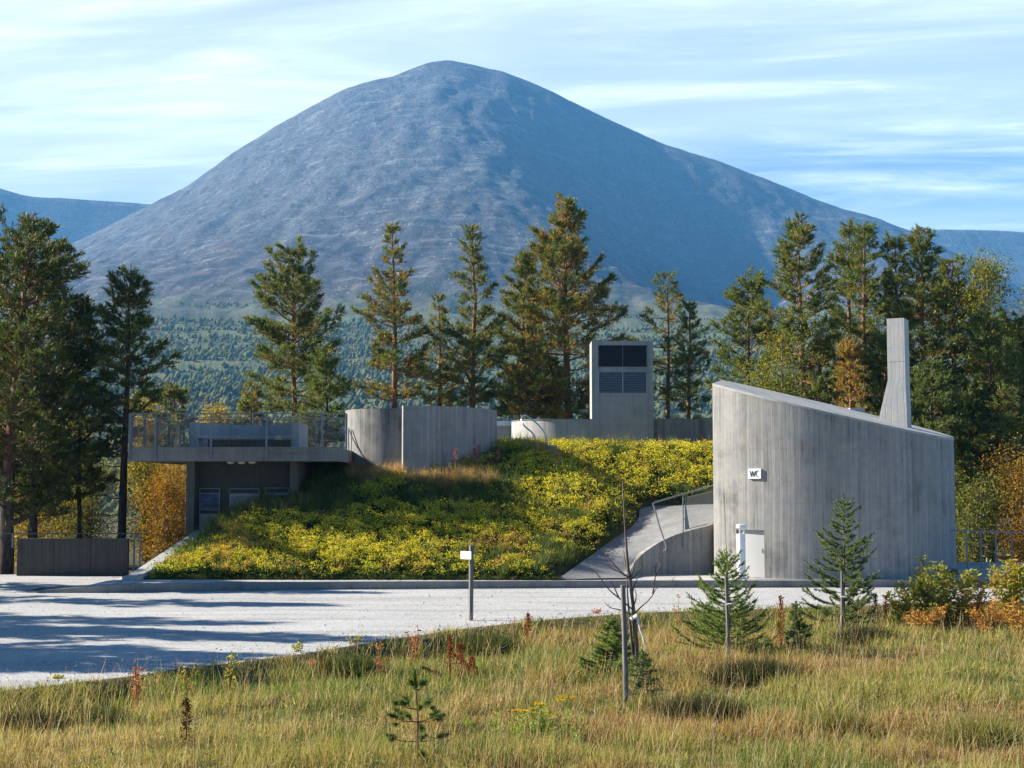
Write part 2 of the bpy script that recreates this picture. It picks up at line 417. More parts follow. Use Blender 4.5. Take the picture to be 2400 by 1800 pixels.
def mtn_mat():
    k = NT('heath_and_scree'); pos = k.pos(); sp = k.n('ShaderNodeSeparateXYZ'); k.set(sp.inputs[0], pos); z = sp.outputs[2]
    a = k.noise(k.scale(pos, (0.012, 0.006, 0.02)), 1.0, 8, 0.62, 0.4); b = k.noise(k.scale(pos, (0.05, 0.012, 0.05)), 1.0, 7, 0.65)
    c = k.noise(k.scale(pos, (0.16, 0.05, 0.16)), 1.0, 5, 0.75)
    heath = k.mix(k.ramp(b, 0.35, 0.68), (0.036, 0.034, 0.034), (0.074, 0.067, 0.063))
    rust = k.mix(k.ramp(a, 0.52, 0.70), heath, (0.13, 0.08, 0.06))
    scree = k.mix(k.ramp(c, 0.35, 0.7), (0.036, 0.038, 0.04), (0.145, 0.147, 0.15))
    hgt = k.ramp(z, 260.0, 760.0)
    sc = k.ramp(k.math('ADD', k.noise(k.scale(pos, (0.02, 0.004, 0.02)), 1.0, 7, 0.68, 0.8), k.math('MULTIPLY', hgt, 0.24)), 0.46, 0.72)
    col = k.mix(sc, rust, scree)
    band = k.noise(k.scale(pos, (0.004, 0.03, 0.035)), 1.0, 7, 0.7, 0.6); col = k.mix(k.math('MULTIPLY', k.ramp(band, 0.50, 0.68), 0.75), col, (0.21, 0.21, 0.205))
    dk = k.noise(k.scale(pos, (0.025, 0.006, 0.012)), 1.0, 8, 0.72, 1.0); col = k.mix(k.math('MULTIPLY', k.ramp(dk, 0.50, 0.64), 0.85), col, (0.03, 0.032, 0.032))
    rock = k.vor(k.scale(pos, (0.13, 0.10, 0.13)), 1.0); sel = k.n('ShaderNodeTexWhiteNoise', noise_dimensions='3D')
    vv = k.n('ShaderNodeTexVoronoi'); vv.inputs['Scale'].default_value = 1.0; k.set(vv.inputs['Vector'], k.scale(pos, (0.13, 0.10, 0.13))); k.set(sel.inputs['Vector'], vv.outputs['Position'])
    spots = k.math('MULTIPLY', k.math('SUBTRACT', 1.0, k.ramp(rock, 0.12, 0.30)), k.ramp(k.math('ADD', sel.outputs['Value'], k.math('MULTIPLY', k.math('SUBTRACT', b, 0.5), 0.9)), 0.80, 0.90))
    col = k.mix(k.math('MULTIPLY', spots, 0.8), col, (0.42, 0.43, 0.43))
    grass = k.mix(k.ramp(b, 0.3, 0.7), (0.085, 0.105, 0.045), (0.15, 0.155, 0.07))
    low = k.math('SUBTRACT', 1.0, k.ramp(k.math('ADD', z, k.math('MULTIPLY', k.math('SUBTRACT', a, 0.5), 170.0)), 170.0, 330.0))
    col = k.mix(low, col, grass)
    k.bump(k.math('ADD', k.math('MULTIPLY', c, 1.0), k.math('MULTIPLY', k.noise(k.scale(pos, (0.03, 0.012, 0.03)), 1.0, 8, 0.7), 2.0)), 0.55, 5.0)
    return k.fin(col, 0.95, 0, 0.1)
M['mtn'] = mtn_mat()
tag(raw('mountain', np.stack([MX, MY, MZ], -1).reshape(-1, 3), grid(len(m_px), len(m_Y)), M['mtn'], smooth=True), kind='structure')

def far_hill(tab, x0, x1, seed):
    tab = np.array(tab, float); pxs = np.arange(x0, x1 + 1, 12.0); Ys = np.concatenate([np.linspace(4050, 5000, 60), np.linspace(5000, 5300, 4)[1:]])
    py = np.interp(pxs, tab[:, 0], tab[:, 1]); PX, YY = np.meshgrid(pxs, Ys); Zc = H + np.tan(np.arctan((900 - py) / F) + TH) * 5000
    t = np.clip((YY - 4050) / 950, 0, 1); Z = -20 + (Zc[None, :] + 20) * (t ** 1.25)
    XX = (PX - 1200) / F * YY
    Z = Z + (fbm(XX / 300, YY / 500, 6, seed) - 0.5) * 110 * sm(0.05, 0.4, t) * (1 - sm(0.8, 1, t)) + (fbm(XX / 60, YY / 90, 4, seed + 3) - 0.5) * 16 * (1 - 0.7 * sm(0.85, 1, t)) * sm(0, .2, t)
    Z = np.where(YY > 5000, Zc[None, :] - (YY - 5000) * 0.4, Z)
    v = np.tan(np.arctan((Z - H) / YY) - TH); XX = (PX - 1200) / F * YY / (CT - v * ST)
    tag(raw('far_hill', np.stack([XX, YY, Z], -1).reshape(-1, 3), grid(len(pxs), len(Ys)), M['mtn'], smooth=True), kind='structure')
far_hill([(-800, 330), (-100, 428), (0, 441), (50, 456), (90, 463), (140, 464), (200, 468), (300, 475), (400, 482), (700, 520), (900, 560)], -760, 900, 21)
far_hill([(1700, 620), (2050, 548), (2130, 541), (2200, 538), (2300, 539), (2400, 544), (2700, 560), (3200, 600)], 1700, 3160, 33)

# the ground sheet: level round the buildings, falling to the river, running on under the mountain
def ground():
    Ys = np.concatenate([np.linspace(-90, 10, 6), np.linspace(14, 70, 29), np.linspace(80, 700, 40), np.array([1200, 2500, 4500, 6000])])
    xs = np.concatenate([-np.geomspace(4200, 30, 26), np.linspace(-28, 28, 29), np.geomspace(30, 4200, 26)])
    XX, YY = np.meshgrid(xs, Ys)
    Z = -0.42 + 0 * XX + 1.55 * (1 - sm(1.0, 12.5, YY)) - 10 * sm(85, 320, YY) - 20 * sm(700, 1300, YY)
    Z += (YY > 60) * (YY < 690) * (fbm(XX / 20, YY / 20, 4, 4) - 0.5) * 1.5
    k = NT('forest_floor'); pos = k.pos(); n = k.noise(pos, 0.8, 8, 0.7); n2 = k.noise(pos, 9.0, 5, 0.7)
    c = k.mix(k.ramp(n, 0.35, 0.65), (0.055, 0.05, 0.025), (0.13, 0.10, 0.05)); c = k.mix(k.ramp(n2, 0.4, 0.7), c, (0.09, 0.10, 0.04))
    k.bump(n2, 0.8, 0.05)
    tag(raw('ground', np.stack([XX, YY, Z], -1).reshape(-1, 3), grid(len(xs), len(Ys)), k.fin(c, 0.95, 0, 0.1), smooth=True), kind='structure')
ground()

# distant woods on the lower slopes: tens of thousands of small crowns, one mass
def woods():
    n = 150000
    px = rng.uniform(-250, 2650, n); Y = 640 + 1620 * rng.random(n) ** 0.8
    XX = (px - 1200) / F * Y * 1.0
    dens = .6 * fbm(XX / 240, Y / 26, 5, 14) + .4 * fbm(XX / 70, Y / 60, 4, 17)
    lim = 0.37 + 0.35 * sm(1300, 2150, Y + 520 * (fbm(XX / 120, Y / 120, 3, 15) - 0.5)) - 0.22 * (1 - sm(800, 1100, Y))
    k = dens > lim; px, Y, XX = px[k][:34000], Y[k][:34000], XX[k][:34000]; n = len(px)
    Z = mtn_z(px, Y)
    s = rng.uniform(0.7, 1.35, n) * np.interp(Y, [640, 1200, 1900, 2250], [1.0, 1.0, 0.7, .45])
    s = s * (0.6 + 0.9 * rng.random(n) ** 2); w = 2.1 * s; h = 4.4 * s
    con = rng.random(n) < 0.15
    w = np.where(con, w * 0.75, w); h = np.where(con, h * 1.5, h)
    V = np.zeros((n, 6, 3)); a0 = rng.uniform(0, 6.28, n); j = lambda: rng.uniform(0.7, 1.3, n)
    for q in range(4):
        a = j(); V[:, 1 + q, 0] = XX + np.cos(a0 + q * 1.571) * w * a; V[:, 1 + q, 1] = Y + np.sin(a0 + q * 1.571) * w * a; V[:, 1 + q, 2] = Z + h * 0.42 * j()
    V[:, 0] = np.stack([XX, Y, Z - 1.0], -1); V[:, 5] = np.stack([XX + w * (j() - 1), Y, Z + h], -1)
    f = []
    for q in range(4):
        r = (q + 1) % 4; f += [(0, 1 + r, 1 + q), (1 + q, 1 + r, 5)]
    Fa = (np.array(f)[None] + (np.arange(n) * 6)[:, None, None]).reshape(-1, 3)
    base = np.array([(0.17, 0.19, 0.06), (0.22, 0.22, 0.07), (0.27, 0.21, 0.06), (0.08, 0.11, 0.04)])
    ci = rng.choice(4, n, p=[.5, .3, .1, .1]); ci[con] = 3
    ci = np.where((Y < 900) & (rng.random(n) < 0.35) & ~con, 2, ci)
    c = np.repeat(base[ci] * rng.uniform(0.8, 1.2, (n, 1)), 6, 0)
    tag(raw('distant_woods', V.reshape(-1, 3), Fa, M['leaf'], col=c), label='birch and pine woods covering the lower slopes of the mountain', cat='woods', kind='stuff')
woods()

# ------------------------------------------------------------------ road, platform, kerb, mound, ramp
EDGE = np.array([(-60, -8), (-25, 9), (-14, 15.6), (-7.06, 20.0), (-5.7, 21.6), (-3.6, 24.4), (-2.35, 26.7), (-0.85, 29.0), (0.91, 31.0), (2.87, 32.5), (4.87, 33.2), (9.2, 34.8), (13.7, 36.2), (30, 38.0), (60, 39.0)])
def yedge(x): return np.interp(x, EDGE[:, 0], EDGE[:, 1])
KF = [(-13.2, 38.75), (-12.4, 38.55), (-11.0, 38.5), (-9.7, 38.75), (-4.7, 39.8), (1.2, 40.35), (4.0, 40.5), (8.3, 40.55), (13.0, 40.75), (40.0, 41.4)]
def kz(x): return float(np.interp(x, [-13.2, -12.3, -11.2, -9.7, 0, 40], [0.0, 0.07, 0.17, 0.225, 0.19, 0.19]))
def kfy(x): return float(np.interp(x, [p[0] for p in KF], [p[1] for p in KF]))
def road():
    xs = np.concatenate([np.linspace(-60, -16, 23), np.linspace(-15, 16, 125), np.linspace(18, 60, 20)])
    far = np.where(xs < -13.2, 46.5, [kfy(x) + 0.12 for x in xs]); nr = yedge(xs) + 0.14 * (fbm(xs / 0.9, xs * 0, 3, 3) - 0.5)
    tt = np.linspace(0, 1, 70); XX = np.repeat(xs[None], 70, 0); YY = nr[None] + (far - nr)[None] * tt[:, None]
    Z = 0.0 + 0.05 * (fbm(XX / 3.0, YY / 2.0, 4, 5) - 0.5) * sm(0, 0.06, tt)[:, None] * sm(0, 0.05, 1 - tt)[:, None]
    k = NT('pale_gravel'); pos = k.pos(); a = k.noise(pos, 0.35, 6, 0.65); b = k.noise(k.scale(pos, (1, 1.6, 1)), 7.0, 6, 0.75); v = k.vor(pos, 26.0, 'Color')
    sp = k.n('ShaderNodeSeparateXYZ'); k.set(sp.inputs[0], v)
    c = k.mix(k.ramp(a, 0.35, 0.65), (0.41, 0.405, 0.39), (0.50, 0.49, 0.47))
    tr = k.noise(k.scale(pos, (0.10, 1.5, 1)), 1.0, 6, 0.65, 0.4); c = k.mix(k.math('MULTIPLY', k.ramp(tr, 0.5, 0.62), 0.75), c, (0.31, 0.30, 0.285)); c = k.mix(k.math('MULTIPLY', k.ramp(tr, 0.46, 0.30), 0.4), c, (0.52, 0.515, 0.50))
    c = k.mix(k.ramp(b, 0.42, 0.75), c, (0.33, 0.325, 0.31)); c = k.mix(k.math('MULTIPLY', k.ramp(sp.outputs[0], 0.7, 0.95), 0.5), c, (0.30, 0.295, 0.285))
    c = k.mix(k.math('MULTIPLY', k.ramp(sp.outputs[1], 0.8, 0.98), 0.6), c, (0.62, 0.61, 0.59))
    k.bump(k.math('ADD', k.math('MULTIPLY', b, 1.0), k.math('MULTIPLY', sp.outputs[2], 0.6)), 0.7, 0.025)
    M['gravel'] = k.fin(c, 0.95, 0, 0.15)
    tag(raw('gravel_road', np.stack([XX, YY, Z], -1).reshape(-1, 3), grid(len(xs), 70), M['gravel'], smooth=True), kind='structure')
road()
def pebbles():
    n = 7000; x = rng.uniform(-15, 15, n); near = rng.random(n) < 0.6
    y = np.where(near, yedge(x) + rng.exponential(0.5, n) - 0.1, yedge(x) + rng.random(n) * (np.array([kfy(q) for q in x]) - yedge(x) - 0.15))
    r = rng.uniform(0.006, 0.017, n) * np.where(rng.random(n) < 0.05, 1.8, 1)
    o = np.array([(1, 0, 0), (0, 1, 0), (-1, 0, 0), (0, -1, 0), (0, 0, .7), (0, 0, -.7)])
    V = np.stack([x, y, 0.008 + r * 0.3], -1)[:, None] + o[None] * r[:, None, None] * rng.uniform(0.6, 1.4, (n, 6, 1))
    f = np.array([(0, 1, 4), (1, 2, 4), (2, 3, 4), (3, 0, 4), (1, 0, 5), (2, 1, 5), (3, 2, 5), (0, 3, 5)])
    c = np.repeat(rng.uniform(0.28, 0.55, (n, 1)) * np.array([[1, .98, .95]]), 6, 0)
    tag(raw('loose_gravel', V.reshape(-1, 3), (f[None] + (np.arange(n) * 6)[:, None, None]).reshape(-1, 3), M['stone'], col=c), label='loose grey stones along the edge of the gravel road', cat='gravel', kind='stuff')
def stonemat():
    k = NT('loose_stone'); return k.fin(k.n('ShaderNodeAttribute', attribute_name='Col').outputs['Color'], 0.9, 0, 0.2)
M['stone'] = stonemat()
pebbles()

mb = MB()                                                    # the kerb: thin concrete upstand along the gravel
back = [(x, y + 0.22) for x, y in reversed(KF)]
mb.prism(KF + back, -0.1, lambda x, y: kz(x) + 0.004)
tag(mb.build('kerb', M['conc_kb']), kind='structure')
mb = MB()                                                    # the paved strip behind the kerb
pf = [(x, kfy(x) + 0.225) for x in (-11.4, -9.7, -4.7, 1.2, 4.0, 8.3, 13.0, 40.0)]
mb.prism(pf + [(40.0, 47.0), (12.0, 47.0), (4.0, 46.0), (-11.4, 46.6)], -0.1, lambda x, y: kz(x))
tag(mb.build('pavement', M['conc_lt']), kind='structure')
mb = MB(); mb.prism([(-18.0, 40.6), (-11.45, 40.6), (-11.45, 45.2), (-18.0, 45.2)], -0.1, lambda x, y: 0.035)
tag(mb.build('forecourt', M['gravel']), kind='structure')

# ramp between A (planted side) and B (retaining wall side)
RA = np.array([P(1308, 1357, 40.72), P(1352, 1326, 41.9), P(1392, 1297, 43.1), P(1438, 1264, 44.8), P(1478, 1236, 46.4), P(1497, 1212, 48.0), P(1502, 1193, 49.8), P(1540, 1186, 51.2), P(1640, 1182, 52.2), P(1800, 1178, 53.0)])
RB = np.array([P(1472, 1355, 41.0), P(1480, 1337, 42.3), P(1500, 1308, 42.8), P(1530, 1285, 43.15), P(1560, 1268, 43.32), P(1600, 1252, 43.45), P(1672, 1232, 43.7), (6.35, 45.2, 1.85), (6.8, 47.4, 2.05), (8.6, 50.3, 2.2)])
def resamp(A, n):
    t = np.linspace(0, len(A) - 1, n); i = np.arange(len(A))
    # Catmull-Rom
    out = []
    for q in t:
        k = min(int(q), len(A) - 2); f = q - k
        p0, p1, p2, p3 = A[max(k - 1, 0)], A[k], A[k + 1], A[min(k + 2, len(A) - 1)]
        out.append(0.5 * ((2 * p1) + (-p0 + p2) * f + (2 * p0 - 5 * p1 + 4 * p2 - p3) * f * f + (-p0 + 3 * p1 - 3 * p2 + p3) * f ** 3))
    return np.array(out)
RAs, RBs = resamp(RA, 60), resamp(RB, 60)
tt = np.linspace(0, 1, 14)[:, None, None]
rv = RAs[None] * (1 - tt) + RBs[None] * tt
rv[..., 2] += 0.006
k = NT('grey_gravel_path'); pos = k.pos(); a = k.noise(pos, 1.3, 6, 0.65); b = k.noise(pos, 18.0, 5, 0.75)
c = k.mix(k.ramp(a, 0.35, 0.68), (0.20, 0.20, 0.20), (0.28, 0.278, 0.27)); c = k.mix(k.ramp(b, 0.45, 0.75), c, (0.14, 0.14, 0.14)); k.bump(b, 0.6, 0.02)
tag(raw('path', rv.reshape(-1, 3), grid(60, 14), k.fin(c, 0.95, 0, 0.15), smooth=True), kind='structure')

SL_X, SL_V = [-10.6, -9.9, -8.0, -4.0, 0.0, 30.0], [0.172, 0.19, 0.335, 0.345, 0.36, 0.36]
def polydist(x, y, A):
    """signed distance to polyline A (positive on its left) and z of the nearest point"""
    x = np.asarray(x, float); y = np.asarray(y, float)
    best = np.full(x.shape, 1e9); sg = np.zeros(x.shape); zz = np.zeros(x.shape)
    for p, q in zip(A[:-1], A[1:]):
        dx, dy = q[0] - p[0], q[1] - p[1]; L2 = dx * dx + dy * dy
        t = np.clip(((x - p[0]) * dx + (y - p[1]) * dy) / L2, 0, 1)
        ex, ey = x - p[0] - t * dx, y - p[1] - t * dy; d = np.hypot(ex, ey)
        m = d < best - 1e-9; best = np.where(m, d, best); sg = np.where(m, np.sign(dx * ey - dy * ex), sg); zz = np.where(m, p[2] + t * (q[2] - p[2]), zz)
    return best * np.where(sg == 0, 1, sg), zz
RAc = RAs[::3]
def zmound(x, y):
    x = np.asarray(x, float); y = np.asarray(y, float)
    d = np.maximum(y - 40.75, 0)
    z = 0.19 + np.interp(x, SL_X, SL_V) * d + 0.10 * (fbm(x / 1.4, y / 1.4, 3, 12) - 0.5) * sm(0.3, 1.5, d)
    cap = 4.30; z = np.where(z > cap - 0.6, cap - 0.6 + 0.6 * (1 - np.exp(-(z - cap + 0.6) / 0.6)), z)
    s, zr = polydist(x, y, RAc)
    lim = zr - 0.10 + np.where(s > 0, 0.42 * s + 0.25 * (1 - np.exp(-s / 0.25)), 0)
    hsm = np.clip(0.5 + 0.5 * (z - lim) / 0.4, 0, 1); zz = z * (1 - hsm) + lim * hsm - 0.4 * hsm * (1 - hsm)
    zz = np.where(s < 0, zr - 0.12 - np.minimum(-s, 1.0) * 1.2, zz)
    return np.where((x > 1.0), np.where(s < 14, zz, z), np.where(s < 1.5, zz, z))
def moundmask(x, y):
    s, _ = polydist(x, y, RAc)
    left = np.interp(y, [40.5, 46.8, 47.2, 47.25], [-10.30, -9.72, -9.72, -6.95])
    ok = (y > 40.8) & (y < 62.0) & (x > left + 0.12) & (x < 9.5)
    ok &= ~((x > -10.7) & (x < -6.9) & (y > 47.1))
    ok &= np.where(x > 1.0, s > 0.05, True)
    ok &= ~((x < -5.3) & (y > 50.0))
    ok &= np.hypot(x + 4.02, y - 51.6) > 1.95
    ok &= ~((np.hypot(x + 4.5, y - 52.86) < 4.0) & (x > -3.85))
    ok &= np.hypot(x - 2.3, y - 62.4) > 2.5
    ok &= ~((x > 3.2) & (x < 6.2) & (y > 61.9))
    ok &= np.hypot(x - 9.32, y - 45.3) > 4.35
    return ok
xs = np.arange(-10.5, 9.61, 0.2); ys = np.concatenate([[40.72], np.arange(40.9, 62.2, 0.2)])
xx, yy = np.meshgrid(xs, ys)
lf = np.interp(yy, [40.5, 46.8, 57], [-10.44, -9.9, -9.9]); xx = np.maximum(xx, lf)
k = NT('planting_soil'); n = k.noise(k.pos(), 6.0, 5, 0.7)
tag(raw('planted_mound', np.stack([xx, yy, np.where(yy < 40.8, 0.1, zmound(xx, yy))], -1).reshape(-1, 3), grid(len(xs), len(ys)), k.fin(k.mix(n, (0.03, 0.035, 0.015), (0.07, 0.065, 0.03)), 0.95, 0, 0.1), smooth=True), kind='structure')
mb = MB()                                                    # concrete edging up the left side of the mound
n = 12; L = [(-10.50 + 0.58 * i / n, 40.3 + 6.7 * i / n) for i in range(n + 1)]
ez = lambda x, y: 0.30 + 0.172 * max(y - 40.75, 0) + 0.02
mb.prism([(x - 0.20, y) for x, y in L][::1] and ([(L[0][0] - 0.26, L[0][1]), (L[0][0] + 0.16, L[0][1])] + [(x + 0.16, y) for x, y in L[1:]] + [(x - 0.26, y) for x, y in reversed(L[1:])]), -0.2, ez)
e = mb.build('mound_edging', M['conc_lt']); tag(e, 'sloping pale concrete edge up the side of the flower mound by the info shelter', 'edging')
# ------------------------------------------------------------------ toilet building
WX, WY, WR = 9.324, 45.28, 4.27
PA, PB, PC = 5.83 + 0.2307 * 5.918 - 0.1346 * 42.7, -0.2307, 0.1346
roofz = lambda x, y: PA + PB * x + PC * y
wc = thing('toilet_building', 'round board-marked concrete toilet building with slanting roof and tall chimney', 'building', (WX, WY, 0.19))
A0, A1, DO0, DO1 = -53.0, 211.0, -41.8, -30.0
DTOP = 1.555
wz = lambda x, y: roofz(x, y) - 0.07
mb = MB()
def wallarc(a0, a1, z0, z1, n, closing=None):
    pts = arc(WX, WY, WR, a0, a1, n); inn = arc(WX, WY, WR - 0.35, a1, a0, n)
    us = [WR * math.radians(a0 + (a1 - a0) * k / n) for k in range(n + 1)]; us += [us[-1] + 0.35] + [us[-1] + 0.4 + k * 0.1 for k in range(n)] + [us[-1] + 9]
    mb.prism(pts + inn, z0, z1, us)
wallarc(A0, DO0, 0.1, wz, 8); wallarc(DO0, DO1, DTOP, wz, 4); wallarc(DO1, A1, 0.1, wz, 110)
pL, pE = arc(WX, WY, WR, A0, A1, 1)
iL, iE = arc(WX, WY, WR - 0.35, A0, A1, 1)
mb.prism([pE, pL, (pL[0] + 0.3, pL[1] + 0.1), (pE[0] + 0.3, pE[1])], 0.1, wz)
mb.build('wall', M['conc'], wc, smooth=True)
fp = arc(WX, WY, WR + 0.006, A0, A1, 120)
mb = MB(); mb.prism(fp, lambda x, y: roofz(x, y) - 0.068, roofz); roof = mb.build('roof', M['conc_sm'], wc, smooth=True)
mb = MB(); arcwall(mb, WX, WY, WR - 0.10, 0.06, DO0 - 0.5, DO1 + 0.4, 0.2, DTOP - 0.004, 8); door = mb.build('door', M['door'], wc, smooth=True)
d = arc(WX, WY, WR - 0.08, -31.2, -31.0, 1); mb = MB(); mb.bar((d[0][0], d[0][1], 0.9), (d[0][0], d[0][1], 1.02), 0.02); mb.build('handle', M['dkmetal'], door)
# chimney: flared foot, flat shaft, turned a little to the left
cx_, cy_ = X(2109, 44.0), 44.0; an = math.radians(-25)
ca, sa = math.cos(an), math.sin(an)
def crot(a, b): return (cx_ + a * ca - b * sa, cy_ + a * sa + b * ca)
zt = P(2100, 749, 44.0)[2]; zk = P(2100, 893, 44.0)[2]; zb = P(2060, 975, 44.0)[2] - 0.5
mb = MB(); w = 0.24; dp = 0.38
prof = [(-0.56, zb), (-0.52, zb + 0.52), (-0.26, zk), (-0.26, zt)]
rt = [(0.29, zb), (0.285, zb + 0.52), (0.262, zk), (0.255, zt)]
for i in range(3):
    b = len(mb.v)
    for (a, z), (a2, _) in zip(prof[i:i + 2], rt[i:i + 2]):
        for q, r in ((a, -dp), (a2, -dp), (a2, dp), (a, dp)): x, y = crot(q, r); mb.v.append((x, y, z))
    for s_ in range(4):
        j = (s_ + 1) % 4; u = s_ * 0.8
        mb.face((b + s_, b + j, b + 4 + j, b + 4 + s_), [(u, mb.v[b + s_][2]), (u + .6, mb.v[b + s_][2]), (u + .6, mb.v[b + 4][2]), (u, mb.v[b + 4][2])])
    if i == 2: mb.face((b + 4, b + 5, b + 6, b + 7), [(0, 0), (1, 0), (1, 1), (0, 1)])
chim = mb.build('chimney', M['chim'], wc)
mb = MB(); a_, b_ = crot(-0.262, -dp - 0.001), crot(0.26, -dp - 0.001); zj = P(2100, 850, 44)[2]
mb.bar((a_[0], a_[1], zj), (b_[0], b_[1], zj), 0.004, 0.008); mb.build('joint', M['conc_kb'], chim)
rx, ry = X(2006, 49.0), 49.0
mb = MB(); mb.box(rx - 0.25, rx + 0.25, ry - 0.3, ry + 0.3, roofz(rx, ry) - 0.2, roofz(rx, ry) + 0.07); mb.build('roof_vent', M['conc_lt'], wc)

# WC sign on the wall
phi = math.radians(-33.4)
def onwall(phi, off): return (WX + (WR + off) * math.sin(phi), WY - (WR + off) * math.cos(phi))
sgn_c = onwall(phi, 0.06); zc = P(1768, 1110, sgn_c[1])[2]; tx, ty = math.cos(phi), math.sin(phi); nx, ny = math.sin(phi), -math.cos(phi)
def S(a, z, o): return (sgn_c[0] + tx * a + nx * o, sgn_c[1] + ty * a + ny * o, zc + z)
sg = thing('wc_sign', 'square white WC sign box on the curved concrete wall', 'sign', (sgn_c[0], sgn_c[1], zc))
mb = MB(); mb.bar(S(-0.19, 0, -.03), S(0.20, 0, -.03), 0.045, 0.29); mb.build('sign_board', M['white'], sg)
mb = MB()
for a, z, c_, e_ in ((-.135, .085, -.092, -.085), (-.092, -.085, -.052, .075), (-.052, .075, -.012, -.085), (-.012, -.085, .03, .085)):
    mb.bar(S(a, z, .0), S(c_, e_, .0), 0.014, 0.0105, up=(nx, ny, 0))
mb.build('letter', M['ink'], sg)
mb = MB(); cp = [(0.115 - 0.062 * math.cos(t), 0.086 * math.sin(t)) for t in np.linspace(-1.75, 1.75, 13)]
for (a, z), (c_, e_) in zip(cp[:-1], cp[1:]): mb.bar(S(a, z, .0), S(c_, e_, .0), 0.014, 0.0105, up=(nx, ny, 0))
mb.build('letter', M['ink'], sg)

# white bollard by the door
bx, by = X(1734, 41.3), 41.3; g = 0.19
bo = thing('bollard', 'white metal bollard with a gap below its cap by the toilet door', 'bollard', (bx, by, g))
mb = MB(); mb.tube([(bx, by, g), (bx, by, g + 1.27)], 0.125, 24); mb.build('column', M['whmetal'], bo, smooth=True)
mb = MB(); mb.tube([(bx, by, g + 1.44), (bx, by, g + 1.53), (bx, by, g + 1.54)], [0.135, 0.135, 0.11], 24); mb.build('cap', M['whmetal'], bo, smooth=True)
mb = MB(); mb.bar((bx + 0.085, by, g + 1.27), (bx + 0.085, by, g + 1.44), 0.05); mb.bar((bx - 0.02, by + 0.09, g + 1.27), (bx - 0.02, by + 0.09, g + 1.44), 0.03); mb.build('stem', M['whmetal'], bo)
mb = MB(); mb.tube([(bx, by, g), (bx, by, g + 0.015)], 0.155, 20); mb.build('base_plate', M['galv'], bo)

# curved retaining wall beside the ramp, with handrail
rw = thing('retaining_wall', 'low curved board-marked retaining wall beside the rising gravel path', 'wall', (5.0, 42.5, 0.19))
B = [p for p in RBs if p[1] <= 43.8 and p[0] < 6.15][2:]
B2 = [(6.02, 43.5)]
out = [(p[0], p[1]) for p in B]; zs = {i: p[2] for i, p in enumerate(B)}
ins = []
for i, p in enumerate(B):
    q = B[min(i + 1, len(B) - 1)]; o_ = B[max(i - 1, 0)]; dx, dy = q[0] - o_[0], q[1] - o_[1]; L_ = math.hypot(dx, dy); ins.append((p[0] - dy / L_ * 0.16, p[1] + dx / L_ * 0.16))
bxs = [p[0] for p in B]; bzs = [p[2] for p in B]
zw = lambda x, y: float(np.interp(x, bxs, bzs)) + 0.055
mb = MB(); n = len(out)
for i in range(n - 1): pass
b0 = len(mb.v); us = [0.0]
for i in range(1, n): us.append(us[-1] + math.dist(out[i], out[i - 1]))
poly = out + list(reversed(ins)); b = 0
hz = [z + 0.055 for z in bzs]; hz2 = hz + list(reversed(hz))
for (x, y) in poly: mb.v.append((x, y, 0.1))
for (x, y), z in zip(poly, hz2): mb.v.append((x, y, z))
N2 = len(poly)
for i in range(n - 1):
    mb.face((i, i + 1, N2 + i + 1, N2 + i), [(us[i], 0), (us[i + 1], 0), (us[i + 1], hz[i + 1]), (us[i], hz[i])])
    o1, o2 = N2 - 1 - i, N2 - 2 - i
    mb.face((o2, o1, N2 + o1, N2 + o2), [(us[i + 1], 0), (us[i], 0), (us[i], hz[i]), (us[i + 1], hz[i + 1])])
    mb.face((N2 + i, N2 + i + 1, N2 + o2, N2 + o1), [(us[i], 9), (us[i + 1], 9), (us[i + 1], 9.2), (us[i], 9.2)])
mb.face((N2 - 1, 0, N2, 2 * N2 - 1), [(0, 0), (.2, 0), (.2, 1), (0, 1)])
mb.face((n - 1, n, N2 + n, N2 + n - 1), [(0, 0), (.2, 0), (.2, 1), (0, 1)])
mb.build('wall_panel', concrete('retaining_concrete', (0.30, 0.295, 0.28), board=0.13, tone=0.16, streak=0.35), rw, smooth=True)

hr = thing('ramp_railing', 'galvanised handrail with wire mesh panel beside the gravel path', 'railing', P(1600, 1280, 43.18))
pp = lambda px, py, Y=42.7: P(px, py, Y + 0.74)
mb = MB(); mb.bar(pp(1601, 1283), pp(1601, 1157), 0.03, 0.075, up=(0, 1, 0)); mb.build('post', M['galv'], hr)
mb = MB(); mb.tube([pp(1690, 1131, 43.2), pp(1672, 1137, 43.1), pp(1601, 1158), pp(1536, 1177, 42.62), pp(1530, 1181, 42.6), pp(1533, 1188, 42.58), pp(1546, 1235, 42.5), pp(1562, 1281, 42.36), pp(1561, 1288, 42.36), pp(1554, 1293, 42.36)], 0.024, 8); mb.build('handrail', M['galv'], hr, smooth=True)
mb = MB(); mb.tube([pp(1690, 1147, 43.2), pp(1606, 1166)], 0.012, 6); mb.build('wire_rail', M['galv'], hr); mb = MB(); mb.tube([pp(1690, 1221, 43.3), pp(1606, 1241)], 0.012, 6); mb.build('wire_rail', M['galv'], hr)
mb = MB(); mb.bar(pp(1604, 1215), pp(1614, 1240), 0.02); b = len(mb.v)
for q in (pp(1605, 1164), pp(1616, 1238), pp(1605, 1241)): mb.v.append(q)
for q in (pp(1605, 1164, 42.715), pp(1616, 1238, 42.715), pp(1605, 1241, 42.715)): mb.v.append(q)
mb.face((b, b + 2, b + 1), [(0, 0)] * 3); mb.face((b + 3, b + 4, b + 5), [(0, 0)] * 3); mb.face((b, b + 1, b + 4, b + 3), [(0, 0)] * 4); mb.build('gusset', M['galv'], hr)
